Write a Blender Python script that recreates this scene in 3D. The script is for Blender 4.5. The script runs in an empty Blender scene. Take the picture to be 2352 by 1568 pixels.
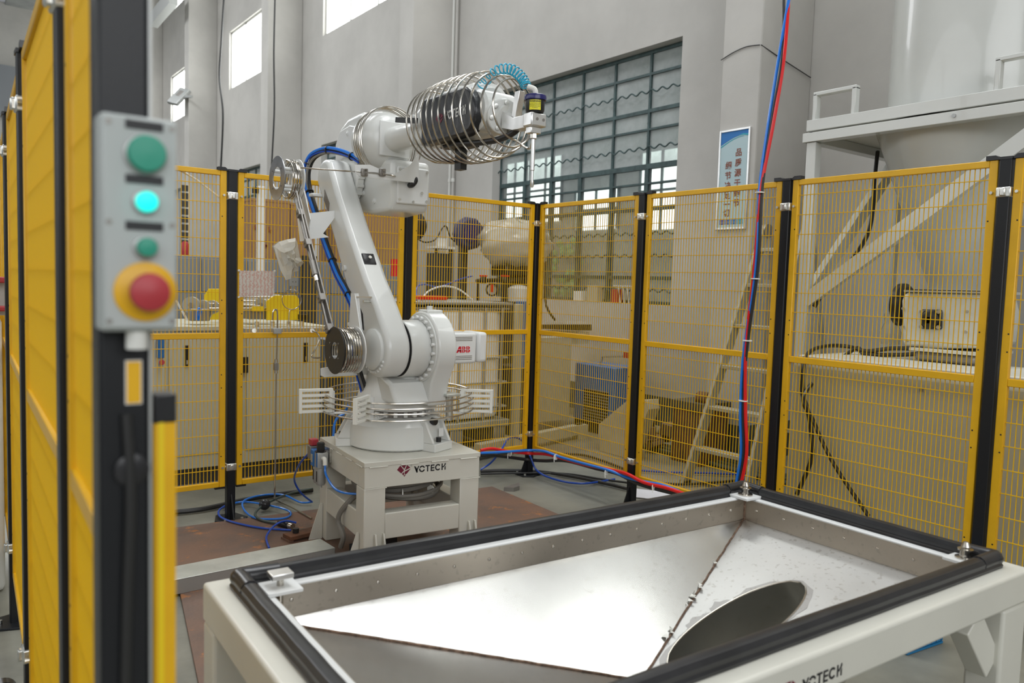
import bpy, bmesh, math, random
from mathutils import Vector, Matrix
random.seed(7)
C = bpy.context.scene.collection
S = bpy.context.scene
PI = math.pi
V = Vector

# ---------------------------------------------------------------- camera, world, lights
CAMH = 1.5
FPX = 1814.665
RM = Matrix(((0.8021704, 0.01776023, -0.59683098),
             (-0.59626162, 0.07662446, -0.799125),
             (0.03153921, 0.99690183, 0.07205562)))
cam = bpy.data.cameras.new('camera')
cam.sensor_width = 36.0
cam.lens = 27.775
cam.clip_start = 0.05
cam.clip_end = 300
cam.dof.use_dof = True
cam.dof.focus_distance = 4.0
cam.dof.aperture_fstop = 3.2
camo = bpy.data.objects.new('camera', cam)
C.objects.link(camo)
camo.matrix_world = Matrix.Translation((0, 0, CAMH)) @ RM.to_4x4()
S.camera = camo
S.view_settings.view_transform = 'Standard'
S.view_settings.look = 'None'
S.view_settings.gamma = 1
S.view_settings.exposure = -0.14
try: S.view_settings.use_curve_mapping = False
except Exception: pass

w = bpy.data.worlds.new('overcast_sky'); S.world = w
w.use_nodes = True
bg = w.node_tree.nodes['Background']
bg.inputs[0].default_value = (0.93, 0.97, 1.0, 1)
bg.inputs[1].default_value = 0.26

def area(name, loc, rot, sx, sy, power, col=(1, 1, 1), spread=PI):
    l = bpy.data.lights.new(name, 'AREA'); l.shape = 'RECTANGLE'
    l.size = sx; l.size_y = sy; l.energy = power; l.color = col; l.spread = spread
    o = bpy.data.objects.new(name, l); C.objects.link(o)
    o.location = loc; o.rotation_euler = rot
    return o
# roof skylights of the hall (daylight), outside the frame above
area('skylight_strip_near', (3.3, 2.2, 11.0), (0, 0, 0), 2.6, 6.0, 560, (0.96, 0.98, 1.0))
area('skylight_strip_middle', (0.0, 11.5, 11.0), (0, 0, 0), 3.2, 7.0, 560, (0.96, 0.98, 1.0))
area('skylight_strip_far', (0.0, 22.0, 10.2), (0, 0, 0), 3.2, 12.0, 1000, (0.96, 0.98, 1.0))
area('window_row_opposite', (-9.5, 6.0, 6.0), (0, math.radians(-90), 0), 3.0, 26.0, 620, (0.95, 0.98, 1.0))

area('window_wall_behind_camera', (-1.5, -7.6, 5.0), (math.radians(78), 0, 0), 11.0, 4.5, 620, (0.97, 0.985, 1.0))  # added fill lamp, brightens the faces turned towards the camera
area('neighbour_hall_daylight', (12.5, 14.0, 8.2), (0, 0, 0), 6.0, 20.0, 900, (0.95, 1.0, 1.0))  # lamp added below the neighbour ceiling to brighten the view through the panes

# ---------------------------------------------------------------- picture geometry helpers
def ray(px, py):
    v = V((px - 1176.0, -(py - 784.0), -FPX)).normalized()
    return RM @ v
def aX(px, py, X):
    r = ray(px, py); return V((0, 0, CAMH)) + r * (X / r[0])
def aY(px, py, Y):
    r = ray(px, py); return V((0, 0, CAMH)) + r * (Y / r[1])
def aZ(px, py, Z=0.0):
    r = ray(px, py); return V((0, 0, CAMH)) + r * ((Z - CAMH) / r[2])

# ---------------------------------------------------------------- materials
def mat(name, col, rough=0.5, metal=0.0, var=0.0, vscale=4.0, bump=0.0, bscale=60.0, coat=0.0,
        col2=None, emis=None, spec=None, wear=None):
    m = bpy.data.materials.new(name); m.use_nodes = True
    nt = m.node_tree; n = nt.nodes; p = n['Principled BSDF']
    p.inputs['Base Color'].default_value = (*col, 1)
    p.inputs['Roughness'].default_value = rough
    p.inputs['Metallic'].default_value = metal
    if coat: p.inputs['Coat Weight'].default_value = coat
    if spec is not None: p.inputs['Specular IOR Level'].default_value = spec
    tc = n.new('ShaderNodeTexCoord')
    last = None
    if var or col2:
        nz = n.new('ShaderNodeTexNoise'); nz.inputs['Scale'].default_value = vscale
        nz.inputs['Detail'].default_value = 5; nz.inputs['Roughness'].default_value = 0.6
        nt.links.new(tc.outputs['Object'], nz.inputs['Vector'])
        rp = n.new('ShaderNodeValToRGB')
        c2 = col2 if col2 else tuple(max(0, c * (1 - var)) for c in col)
        c1 = col if col2 else tuple(min(1, c * (1 + var * 0.5)) for c in col)
        rp.color_ramp.elements[0].color = (*c2, 1); rp.color_ramp.elements[1].color = (*c1, 1)
        rp.color_ramp.elements[0].position = 0.36; rp.color_ramp.elements[1].position = 0.62
        nt.links.new(nz.outputs['Fac'], rp.inputs['Fac'])
        last = rp.outputs['Color']
    if wear:
        wc, ws, wt = wear
        nz = n.new('ShaderNodeTexNoise'); nz.inputs['Scale'].default_value = ws
        nz.inputs['Detail'].default_value = 8; nz.inputs['Roughness'].default_value = 0.75
        nt.links.new(tc.outputs['Object'], nz.inputs['Vector'])
        rp = n.new('ShaderNodeValToRGB')
        rp.color_ramp.elements[0].position = wt; rp.color_ramp.elements[1].position = wt + 0.06
        nt.links.new(nz.outputs['Fac'], rp.inputs['Fac'])
        mx = n.new('ShaderNodeMix'); mx.data_type = 'RGBA'
        nt.links.new(rp.outputs['Color'], mx.inputs['Factor'])
        if last: nt.links.new(last, mx.inputs['A'])
        else: mx.inputs['A'].default_value = (*col, 1)
        mx.inputs['B'].default_value = (*wc, 1)
        last = mx.outputs['Result']
    if last: nt.links.new(last, p.inputs['Base Color'])
    if bump:
        nb = n.new('ShaderNodeTexNoise'); nb.inputs['Scale'].default_value = bscale
        nb.inputs['Detail'].default_value = 4
        nt.links.new(tc.outputs['Object'], nb.inputs['Vector'])
        b = n.new('ShaderNodeBump'); b.inputs['Strength'].default_value = bump
        b.inputs['Distance'].default_value = 0.01
        nt.links.new(nb.outputs['Fac'], b.inputs['Height'])
        nt.links.new(b.outputs['Normal'], p.inputs['Normal'])
    if emis:
        p.inputs['Emission Color'].default_value = (*emis[0], 1)
        p.inputs['Emission Strength'].default_value = emis[1]
    return m

def glassy(name, col, opac, rough=0.05, dust=(0.5, 0.5, 0.48)):
    m = bpy.data.materials.new(name); m.use_nodes = True
    nt = m.node_tree; n = nt.nodes
    for x in list(n): n.remove(x)
    out = n.new('ShaderNodeOutputMaterial')
    tr = n.new('ShaderNodeBsdfTransparent'); tr.inputs[0].default_value = (*col, 1)
    gl = n.new('ShaderNodeBsdfGlossy'); gl.inputs['Roughness'].default_value = rough
    df = n.new('ShaderNodeBsdfDiffuse'); df.inputs[0].default_value = (*dust, 1)
    m1 = n.new('ShaderNodeMixShader'); m2 = n.new('ShaderNodeMixShader')
    lw = n.new('ShaderNodeLayerWeight'); lw.inputs[0].default_value = 0.5
    pw = n.new('ShaderNodeMath'); pw.operation = 'POWER'; pw.inputs[1].default_value = 4.0; nt.links.new(lw.outputs['Facing'], pw.inputs[0])
    fr = n.new('ShaderNodeMath'); fr.operation = 'MULTIPLY_ADD'; fr.inputs[1].default_value = 0.9; fr.inputs[2].default_value = 0.03; nt.links.new(pw.outputs[0], fr.inputs[0])
    nz = n.new('ShaderNodeTexNoise'); nz.inputs['Scale'].default_value = 3.0; nz.inputs['Detail'].default_value = 6
    tc = n.new('ShaderNodeTexCoord'); nt.links.new(tc.outputs['Object'], nz.inputs['Vector'])
    mp = n.new('ShaderNodeMapRange'); mp.inputs['From Min'].default_value = 0.3; mp.inputs['From Max'].default_value = 0.7
    mp.inputs['To Min'].default_value = opac * 0.6; mp.inputs['To Max'].default_value = min(1, opac * 1.4)
    nt.links.new(nz.outputs['Fac'], mp.inputs['Value'])
    nt.links.new(mp.outputs[0], m1.inputs[0]); nt.links.new(tr.outputs[0], m1.inputs[1]); nt.links.new(df.outputs[0], m1.inputs[2])
    nt.links.new(fr.outputs[0], m2.inputs[0]); nt.links.new(m1.outputs[0], m2.inputs[1]); nt.links.new(gl.outputs[0], m2.inputs[2])
    nt.links.new(m2.outputs[0], out.inputs[0])
    return m

M = {}
M['plaster'] = mat('plaster', (0.50, 0.485, 0.455), 0.85, var=0.10, vscale=0.7, bump=0.25, bscale=9, wear=((0.34, 0.33, 0.30), 3.0, 0.71))
M['plaster_dark'] = mat('dado_paint', (0.075, 0.085, 0.075), 0.7, var=0.3, vscale=5)
M['concrete'] = mat('floor_paint', (0.26, 0.255, 0.21), 0.42, col2=(0.155, 0.155, 0.13), vscale=1.6, bump=0.08, bscale=30, wear=((0.40, 0.39, 0.34), 7.0, 0.67))
M['rust'] = mat('rusty_steel', (0.20, 0.115, 0.078), 0.55, 0.1, col2=(0.14, 0.095, 0.075), vscale=3.0, bump=0.15, bscale=50, wear=((0.36, 0.15, 0.055), 7.0, 0.58))
M['rust2'] = mat('rust_box', (0.16, 0.065, 0.03), 0.8, col2=(0.07, 0.04, 0.025), vscale=9)
M['yellow'] = mat('yellow_powder_coat', (0.76, 0.42, 0.006), 0.38, var=0.06, vscale=8)
M['yellow2'] = mat('yellow_wire_coat', (0.78, 0.46, 0.006), 0.45, spec=0.3)
M['yellowp'] = mat('yellow_plate_paint', (0.83, 0.60, 0.01), 0.4)
M['black'] = mat('black_powder_coat', (0.010, 0.011, 0.013), 0.38, bump=0.05, bscale=300, spec=0.35)
M['blackgloss'] = mat('textured_gloss_black', (0.020, 0.021, 0.024), 0.30, coat=0.15, bump=0.12, bscale=160)
M['rubber'] = mat('black_rubber', (0.018, 0.018, 0.020), 0.30, var=0.3, vscale=10)
M['plasticblk'] = mat('black_plastic', (0.012, 0.012, 0.014), 0.35)
M['zinc'] = mat('zinc_plate', (0.70, 0.70, 0.66), 0.3, 0.9, var=0.25, vscale=30)
M['galv'] = mat('galvanised_steel', (0.66, 0.69, 0.66), 0.38, 0.7, col2=(0.54, 0.57, 0.54), vscale=7)
M['galvd'] = mat('galvanised_tube', (0.42, 0.43, 0.42), 0.45, 0.6)
M['steel'] = mat('stainless_tube', (0.52, 0.49, 0.44), 0.2, 1.0)
M['steeld'] = mat('dull_steel', (0.27, 0.255, 0.235), 0.45, 0.6)
M['discsteel'] = mat('brushed_disc_steel', (0.42, 0.43, 0.45), 0.32, 1.0, var=0.2, vscale=6)
M['alu'] = mat('machined_aluminium', (0.78, 0.78, 0.77), 0.28, 0.9)
M['robot'] = mat('robot_paint', (0.70, 0.71, 0.685), 0.3, coat=0.25, bump=0.04, bscale=220)
M['robotlite'] = mat('robot_cover_paint', (0.76, 0.77, 0.755), 0.35, coat=0.2)
M['cream'] = mat('cream_paint', (0.64, 0.63, 0.56), 0.36, var=0.03, vscale=3)
M['cream2'] = mat('cream_cabinet', (0.50, 0.49, 0.40), 0.5)
M['beige'] = mat('beige_tank_paint', (0.47, 0.445, 0.335), 0.5, var=0.04, vscale=2)
M['silo'] = mat('silo_paint', (0.56, 0.57, 0.54), 0.25, coat=0.3, var=0.04, vscale=2)
M['nylon'] = mat('white_nylon', (0.80, 0.80, 0.74), 0.4)
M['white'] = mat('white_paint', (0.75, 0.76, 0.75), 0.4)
M['tankwhite'] = mat('white_tank_plastic', (0.86, 0.86, 0.83), 0.4)
M['whitedull'] = mat('offwhite_plastic', (0.70, 0.70, 0.66), 0.5)
M['blue'] = mat('blue_hose', (0.015, 0.19, 0.72), 0.28, coat=0.2)
M['bluedk'] = mat('dark_blue_hose', (0.01, 0.07, 0.45), 0.3)
M['red'] = mat('red_hose', (0.72, 0.012, 0.012), 0.3)
M['cyan'] = mat('cyan_spiral_hose', (0.03, 0.42, 0.62), 0.25)
M['blk'] = mat('black_cable', (0.018, 0.018, 0.018), 0.4)
M['dgreen'] = mat('green_grey_cable', (0.05, 0.07, 0.06), 0.4)
M['greycable'] = mat('grey_cable', (0.19, 0.18, 0.16), 0.55)
M['teal'] = mat('window_green_paint', (0.05, 0.085, 0.085), 0.5, var=0.3, vscale=10)
M['winwhite'] = mat('white_window_frame', (0.72, 0.72, 0.68), 0.5)
M['sky'] = mat('bright_frosted_pane', (0.8, 0.8, 0.8), 0.5, emis=((0.97, 1.0, 0.97), 7.0))
M['pane'] = glassy('dusty_pane', (0.80, 0.86, 0.84), 0.40, dust=(0.60, 0.62, 0.62))
M['paneclr'] = glassy('clear_pane', (0.9, 0.93, 0.92), 0.16, dust=(0.4, 0.42, 0.42))
M['plasticbag'] = glassy('plastic_film', (0.92, 0.9, 0.84), 0.62, 0.15, dust=(0.62, 0.60, 0.53))
M['bubble'] = glassy('bubble_wrap', (0.95, 0.95, 0.92), 0.6, 0.08, dust=(0.8, 0.78, 0.7))
M['inside'] = mat('neighbour_hall_paint', (0.33, 0.34, 0.33), 0.8, var=0.2, vscale=1)
M['daylite'] = mat('bright_daylight_pane', (0.8, 0.8, 0.8), 0.5, emis=((0.95, 1.0, 0.97), 2.2))
M['foliage'] = mat('foliage_behind_glass', (0.2, 0.4, 0.15), 0.7, var=0.6, vscale=20)
M['card'] = mat('cardboard', (0.33, 0.185, 0.095), 0.8, var=0.08, vscale=3)
M['grey'] = mat('grey_cabinet_paint', (0.235, 0.25, 0.27), 0.5)
M['greydk'] = mat('dark_grey_gap', (0.05, 0.048, 0.045), 0.7)
M['bluebox'] = mat('blue_machine_paint', (0.02, 0.14, 0.40), 0.45)
M['bluefan'] = mat('dark_blue_paint', (0.010, 0.022, 0.11), 0.5)
M['crate'] = mat('blue_crate', (0.01, 0.17, 0.38), 0.45)
M['maroon'] = mat('maroon_print', (0.16, 0.008, 0.03), 0.5)
M['ink'] = mat('black_print', (0.012, 0.012, 0.014), 0.5)
M['logored'] = mat('red_print', (0.70, 0.012, 0.03), 0.4)
M['whiteprint'] = mat('silver_white_print', (0.66, 0.66, 0.64), 0.5)
M['brownprint'] = mat('brown_red_print', (0.24, 0.07, 0.04), 0.6)
M['posterbg'] = mat('poster_pale_blue', (0.42, 0.55, 0.58), 0.5)
M['posterblue'] = mat('poster_blue', (0.02, 0.16, 0.45), 0.5)
M['posterteal'] = mat('poster_teal', (0.03, 0.33, 0.43), 0.5)
M['posterviolet'] = mat('poster_violet', (0.06, 0.05, 0.28), 0.5)
M['green'] = mat('green_button', (0.02, 0.30, 0.20), 0.4)
M['greenlit'] = mat('lit_cyan_button', (0.0, 0.6, 0.5), 0.4, emis=((0.0, 0.92, 0.78), 1.0))
M['ered'] = mat('red_mushroom', (0.42, 0.035, 0.045), 0.45)
M['boxgrey'] = mat('control_box_grey', (0.44, 0.47, 0.46), 0.5)
M['label'] = mat('yellow_label', (0.80, 0.74, 0.02), 0.5)
M['navy'] = mat('navy_lid', (0.015, 0.015, 0.12), 0.25)
M['ladder'] = mat('ladder_aluminium', (0.42, 0.41, 0.35), 0.45, 0.3, wear=((0.62, 0.60, 0.52), 14.0, 0.58))
M['stone'] = mat('pale_foam_board', (0.46, 0.41, 0.30), 0.8, var=0.1)
M['pinkchk'] = None
M['paper'] = mat('printed_paper', (0.80, 0.80, 0.84), 0.7)

def checker(name, c1, c2, scale):
    m = mat(name, c1, 0.6); nt = m.node_tree; n = nt.nodes
    ck = n.new('ShaderNodeTexWave'); ck.inputs['Scale'].default_value = scale; ck.inputs['Distortion'].default_value = 6
    ck.inputs['Detail'].default_value = 3; ck.inputs['Detail Scale'].default_value = 6
    tc = n.new('ShaderNodeTexCoord'); nt.links.new(tc.outputs['Object'], ck.inputs['Vector'])
    rp = n.new('ShaderNodeValToRGB'); rp.color_ramp.elements[0].color = (*c1, 1); rp.color_ramp.elements[1].color = (*c2, 1)
    rp.color_ramp.elements[0].position = .4; rp.color_ramp.elements[1].position = .6
    nt.links.new(ck.outputs['Fac'], rp.inputs['Fac']); nt.links.new(rp.outputs['Color'], n['Principled BSDF'].inputs['Base Color'])
    return m
M['pinkchk'] = checker('patterned_film', (0.62, 0.58, 0.52), (0.58, 0.38, 0.32), 14)

def sheetmetal(name, col, rough, spots=0.0, tint=None):
    m = bpy.data.materials.new(name); m.use_nodes = True
    nt = m.node_tree; n = nt.nodes; p = n['Principled BSDF']
    p.inputs['Metallic'].default_value = 1.0
    tc = n.new('ShaderNodeTexCoord')
    nz = n.new('ShaderNodeTexNoise'); nz.inputs['Scale'].default_value = 2.5; nz.inputs['Detail'].default_value = 6
    nt.links.new(tc.outputs['Object'], nz.inputs['Vector'])
    rp = n.new('ShaderNodeValToRGB')
    rp.color_ramp.elements[0].color = (*tuple(c * 0.86 for c in col), 1); rp.color_ramp.elements[1].color = (*col, 1)
    rp.color_ramp.elements[0].position = 0.35; rp.color_ramp.elements[1].position = 0.6
    nt.links.new(nz.outputs['Fac'], rp.inputs['Fac'])
    vo = n.new('ShaderNodeTexVoronoi'); vo.inputs['Scale'].default_value = 38
    n2 = n.new('ShaderNodeTexNoise'); n2.inputs['Scale'].default_value = 55; n2.inputs['Detail'].default_value = 3
    nt.links.new(tc.outputs['Object'], vo.inputs['Vector']); nt.links.new(tc.outputs['Object'], n2.inputs['Vector'])
    r2 = n.new('ShaderNodeValToRGB'); r2.color_ramp.elements[0].position = 0.60; r2.color_ramp.elements[1].position = 0.68
    nt.links.new(n2.outputs['Fac'], r2.inputs['Fac'])
    mx = n.new('ShaderNodeMix'); mx.data_type = 'RGBA'
    ml = n.new('ShaderNodeMath'); ml.operation = 'MULTIPLY'; ml.inputs[1].default_value = spots
    nt.links.new(r2.outputs['Color'], ml.inputs[0]); nt.links.new(ml.outputs[0], mx.inputs['Factor'])
    nt.links.new(rp.outputs['Color'], mx.inputs['A']); mx.inputs['B'].default_value = (*(tint or (0.3, 0.27, 0.23)), 1)
    nt.links.new(mx.outputs['Result'], p.inputs['Base Color'])
    mr = n.new('ShaderNodeMapRange'); mr.inputs['To Min'].default_value = rough * 0.85; mr.inputs['To Max'].default_value = rough * 1.15
    nt.links.new(nz.outputs['Fac'], mr.inputs['Value']); nt.links.new(mr.outputs[0], p.inputs['Roughness'])
    return m
M['sheet'] = sheetmetal('brushed_stainless', (0.66, 0.655, 0.64), 0.26, 0.18)
M['sheet2'] = sheetmetal('spotted_stainless', (0.68, 0.68, 0.67), 0.40, 0.35)
M['band'] = sheetmetal('tarnished_stainless', (0.52, 0.47, 0.40), 0.4, 0.35)
M['groundsteel'] = sheetmetal('ground_stainless', (0.46, 0.45, 0.44), 0.45, 0.5)
M['weld'] = mat('weld_bead', (0.20, 0.13, 0.09), 0.5, 0.7, var=0.5, vscale=60, bump=0.6, bscale=120)

# ---------------------------------------------------------------- mesh builder
class MB:
    def __init__(s): s.v = []; s.f = []
    def add(s, vs, fs):
        b = len(s.v); s.v += [tuple(p) for p in vs]; s.f += [tuple(i + b for i in f) for f in fs]; return s
    def box(s, lo, hi, R=None, o=None):
        x0, y0, z0 = lo; x1, y1, z1 = hi
        vs = [V(p) for p in ((x0, y0, z0), (x1, y0, z0), (x1, y1, z0), (x0, y1, z0), (x0, y0, z1), (x1, y0, z1), (x1, y1, z1), (x0, y1, z1))]
        if R is not None: vs = [R @ p for p in vs]
        if o is not None: vs = [p + V(o) for p in vs]
        return s.add(vs, [(3, 2, 1, 0), (4, 5, 6, 7), (0, 1, 5, 4), (1, 2, 6, 5), (2, 3, 7, 6), (3, 0, 4, 7)])
    def bc(s, c, d, R=None):
        h = [x / 2 for x in d]
        return s.box((-h[0], -h[1], -h[2]), h, R, c)
    def bar(s, p0, p1, wd, ht, up=(0, 0, 1)):
        p0, p1 = V(p0), V(p1); d = (p1 - p0); L = d.length; d.normalize()
        u = V(up); r = d.cross(u)
        if r.length < 1e-4: r = d.cross(V((1, 0, 0)))
        r.normalize(); u = r.cross(d)
        vs = []
        for t in (0, L):
            for a, b in ((-1, -1), (1, -1), (1, 1), (-1, 1)):
                vs.append(p0 + d * t + r * (a * wd / 2) + u * (b * ht / 2))
        return s.add(vs, [(0, 1, 2, 3), (7, 6, 5, 4), (0, 4, 5, 1), (1, 5, 6, 2), (2, 6, 7, 3), (3, 7, 4, 0)])
    def prism(s, pts, a, b):
        """pts: list of 3D points (planar outline); extruded from +a to +b (vectors)"""
        n = len(pts); a, b = V(a), V(b)
        vs = [V(p) + a for p in pts] + [V(p) + b for p in pts]
        fs = [tuple(range(n - 1, -1, -1)), tuple(range(n, 2 * n))]
        for i in range(n):
            j = (i + 1) % n; fs.append((i, j, n + j, n + i))
        return s.add(vs, fs)
    def cyl(s, p0, p1, r, n=16, r2=None):
        p0, p1 = V(p0), V(p1); d = (p1 - p0).normalized()
        u = d.orthogonal().normalized(); w_ = d.cross(u)
        r2 = r if r2 is None else r2
        vs = [p0 + (u * math.cos(2 * PI * i / n) + w_ * math.sin(2 * PI * i / n)) * r for i in range(n)]
        vs += [p1 + (u * math.cos(2 * PI * i / n) + w_ * math.sin(2 * PI * i / n)) * r2 for i in range(n)]
        fs = [tuple(range(n - 1, -1, -1)), tuple(range(n, 2 * n))]
        for i in range(n):
            j = (i + 1) % n; fs.append((i, j, n + j, n + i))
        return s.add(vs, fs)
    def lathe(s, prof, o, ax=(0, 0, 1), n=32, closed=False):
        """prof: list of (radius, height along axis)"""
        o = V(o); ax = V(ax).normalized(); u = ax.orthogonal().normalized(); w_ = ax.cross(u)
        vs = []; m = len(prof)
        for r, h in prof:
            for i in range(n):
                t = 2 * PI * i / n
                vs.append(o + ax * h + (u * math.cos(t) + w_ * math.sin(t)) * r)
        fs = []
        rng = m if closed else m - 1
        for k in range(rng):
            k2 = (k + 1) % m
            for i in range(n):
                j = (i + 1) % n
                fs.append((k * n + i, k * n + j, k2 * n + j, k2 * n + i))
        if not closed:
            fs.append(tuple(range(n - 1, -1, -1))); fs.append(tuple(range((m - 1) * n, m * n)))
        return s.add(vs, fs)
    def tube(s, path, r, n=8, closed=False):
        P = [V(p) for p in path]; m = len(P); vs = []
        up = None
        for i in range(m):
            if closed: d = P[(i + 1) % m] - P[i - 1]
            else: d = P[min(i + 1, m - 1)] - P[max(i - 1, 0)]
            if d.length < 1e-9: d = V((0, 0, 1))
            d.normalize()
            if up is None: up = d.orthogonal().normalized()
            u = up - d * up.dot(d)
            if u.length < 1e-5: u = d.orthogonal()
            u.normalize(); up = u; w_ = d.cross(u)
            for k in range(n):
                t = 2 * PI * k / n
                vs.append(P[i] + (u * math.cos(t) + w_ * math.sin(t)) * r)
        fs = []
        for i in range(m if closed else m - 1):
            a = i * n; b = ((i + 1) % m) * n
            for k in range(n):
                l = (k + 1) % n; fs.append((a + k, a + l, b + l, b + k))
        if not closed:
            fs.append(tuple(range(n - 1, -1, -1))); fs.append(tuple(range((m - 1) * n, m * n)))
        return s.add(vs, fs)
    def ball(s, c, r, n=12, sc=(1, 1, 1)):
        m = max(4, n // 2); prof = []
        c = V(c); vs = []; fs = []
        for i in range(m + 1):
            a = PI * i / m
            for k in range(n):
                t = 2 * PI * k / n
                vs.append(c + V((r * sc[0] * math.sin(a) * math.cos(t), r * sc[1] * math.sin(a) * math.sin(t), r * sc[2] * math.cos(a))))
        for i in range(m):
            for k in range(n):
                l = (k + 1) % n; fs.append((i * n + k, (i + 1) * n + k, (i + 1) * n + l, i * n + l))
        return s.add(vs, fs)
    def build(s, name, m, parent=None, label=None, bevel=0.0, seg=2, kind=None, ang=35):
        me = bpy.data.meshes.new(name)
        me.from_pydata(s.v, [], s.f); me.materials.append(M[m] if isinstance(m, str) else m)
        bm = bmesh.new(); bm.from_mesh(me)
        bmesh.ops.remove_doubles(bm, verts=bm.verts, dist=1e-6)
        bmesh.ops.recalc_face_normals(bm, faces=bm.faces)
        bm.to_mesh(me); bm.free()
        for p in me.polygons: p.use_smooth = True
        try: me.set_sharp_from_angle(angle=math.radians(ang))
        except Exception: pass
        o = bpy.data.objects.new(name, me); C.objects.link(o)
        if parent is not None:
            o.parent = parent
            if parent.type == 'EMPTY' and parent.get('_off'):
                o.matrix_parent_inverse = Matrix.Translation(-parent.location)
        if label: o['label'] = label
        if kind: o['kind'] = kind
        if bevel:
            b = o.modifiers.new('bevel', 'BEVEL'); b.width = bevel; b.segments = seg; b.limit_method = 'ANGLE'
            b.angle_limit = math.radians(40); b.harden_normals = False
        return o

def thing(name, label, cat, loc=(0, 0, 0), group=None, local=False, rotz=0.0):
    """Empty; local=False: children are given in world coordinates"""
    o = bpy.data.objects.new(name, None); C.objects.link(o); o.location = loc
    o.empty_display_size = 0.05
    o['label'] = label; o['category'] = cat
    if group: o['group'] = group
    if not local: o['_off'] = 1
    o.rotation_euler = (0, 0, rotz)
    return o
def tag(o, label, cat, group=None, kind=None):
    o['label'] = label; o['category'] = cat
    if group: o['group'] = group
    if kind: o['kind'] = kind
    return o
def struct(o): o['kind'] = 'structure'; return o
def copy_tree(o, parent=None):
    c = o.copy(); C.objects.link(c)
    if parent is not None: c.parent = parent
    for ch in [x for x in bpy.data.objects if x.parent == o]: copy_tree(ch, c)
    return c

def smooth(pts, k=8):
    P = [V(p) for p in pts]; out = []
    for i in range(len(P) - 1):
        p0 = P[max(i - 1, 0)]; p1 = P[i]; p2 = P[i + 1]; p3 = P[min(i + 2, len(P) - 1)]
        for j in range(k):
            t = j / k
            out.append(0.5 * ((2 * p1) + (p2 - p0) * t + (2 * p0 - 5 * p1 + 4 * p2 - p3) * t * t + (3 * p1 - p0 - 3 * p2 + p3) * t ** 3))
    out.append(P[-1]); return out
def helix(c, ax, u, r0, r1, L, turns, n=30, ph=0.0, back=False):
    c = V(c); ax = V(ax).normalized(); u = V(u).normalized(); w_ = ax.cross(u)
    out = []; N = int(n * turns)
    for i in range(N + 1):
        t = i / N; a = ph + 2 * PI * turns * t; r = r0 + (r1 - r0) * t
        out.append(c + ax * (L * t) + (u * math.cos(a) + w_ * math.sin(a)) * r)
    return out

# ---------------------------------------------------------------- lettering (flat print, thin geometry)
def stroke_quad(mb, p, q, wd, fr):
    o, u, v, nrm, t = fr
    p = V(p); q = V(q); d = (q - p).normalized(); r = V((-d[1], d[0])) * wd / 2
    c = [p + r, q + r, q - r, p - r]
    mb.prism([o + u * a[0] + v * a[1] for a in c], nrm * 0.0, nrm * t)
def poly(mb, pts, fr):
    o, u, v, nrm, t = fr
    mb.prism([o + u * a[0] + v * a[1] for a in pts], nrm * 0.0, nrm * t)
def arc_band(mb, cx, cy, rx, ry, wd, a0, a1, fr, n=12):
    o, u, v, nrm, t = fr
    for i in range(n):
        a = math.radians(a0 + (a1 - a0) * i / n); b = math.radians(a0 + (a1 - a0) * (i + 1) / n)
        pts = [(cx + math.cos(a) * rx, cy + math.sin(a) * ry), (cx + math.cos(b) * rx, cy + math.sin(b) * ry),
               (cx + math.cos(b) * (rx - wd), cy + math.sin(b) * (ry - wd)), (cx + math.cos(a) * (rx - wd), cy + math.sin(a) * (ry - wd))]
        poly(mb, pts, fr)
def wordmark(o, u, v, nrm, h, t=0.0006):
    """YCTECH wordmark, cap height h, origin bottom left"""
    mb = MB(); fr = (V(o), V(u) * h, V(v) * h, V(nrm), t); s = 0.2
    Rr = (1, 1, 1)
    # Y
    poly(mb, [(0, 1), (.22, 1), (.42, .58), (.42, .0), (.60, 0), (.60, .42), (.36, .42)], fr)
    poly(mb, [(.42, .42), (.60, .42), (.88, 1), (.68, 1)], fr)
    # first C with split ring
    arc_band(mb, 1.33, .5, .5, .5, .2, 20, 150, fr); arc_band(mb, 1.33, .5, .5, .5, .2, 168, 340, fr)
    # T
    poly(mb, [(1.90, .82), (2.62, .82), (2.62, 1), (1.90, 1)], fr); poly(mb, [(2.17, 0), (2.36, 0), (2.36, .82), (2.17, .82)], fr)
    # E
    poly(mb, [(2.78, 0), (2.97, 0), (2.97, 1), (2.78, 1)], fr)
    for y in (0, .41, .82): poly(mb, [(2.97, y), (3.40, y), (3.40, y + .18), (2.97, y + .18)], fr)
    # C
    arc_band(mb, 4.0, .5, .48, .5, .2, 38, 322, fr, 16)
    # H
    poly(mb, [(4.62, 0), (4.81, 0), (4.81, 1), (4.62, 1)], fr)
    poly(mb, [(4.81, .40), (4.95, .40), (5.32, .80), (5.32, 1.06), (5.15, 1.0), (5.12, .82), (4.9, .58), (4.81, .58)], fr)
    poly(mb, [(5.14, 0), (5.32, 0), (5.32, .64), (5.14, .42)], fr)
    return mb
def gem(o, u, v, nrm, h, t=0.0006):
    mb = MB(); fr = (V(o), V(u) * h, V(v) * h, V(nrm), t)
    poly(mb, [(0, .62), (.32, 1.0), (.72, .52), (.44, .24)], fr)
    poly(mb, [(.42, 1.0), (.92, 1.0), (.74, .66)], fr)
    poly(mb, [(1.02, 1.0), (1.36, .72), (.80, .50)], fr)
    poly(mb, [(1.40, .62), (.80, .38), (.80, .10), (1.0, .16)], fr)
    poly(mb, [(.50, .20), (.74, .36), (.74, .08), (.64, .06)], fr)
    poly(mb, [(.66, .02), (.80, .04), (.92, .10), (.78, -.10)], fr)
    return mb

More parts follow.
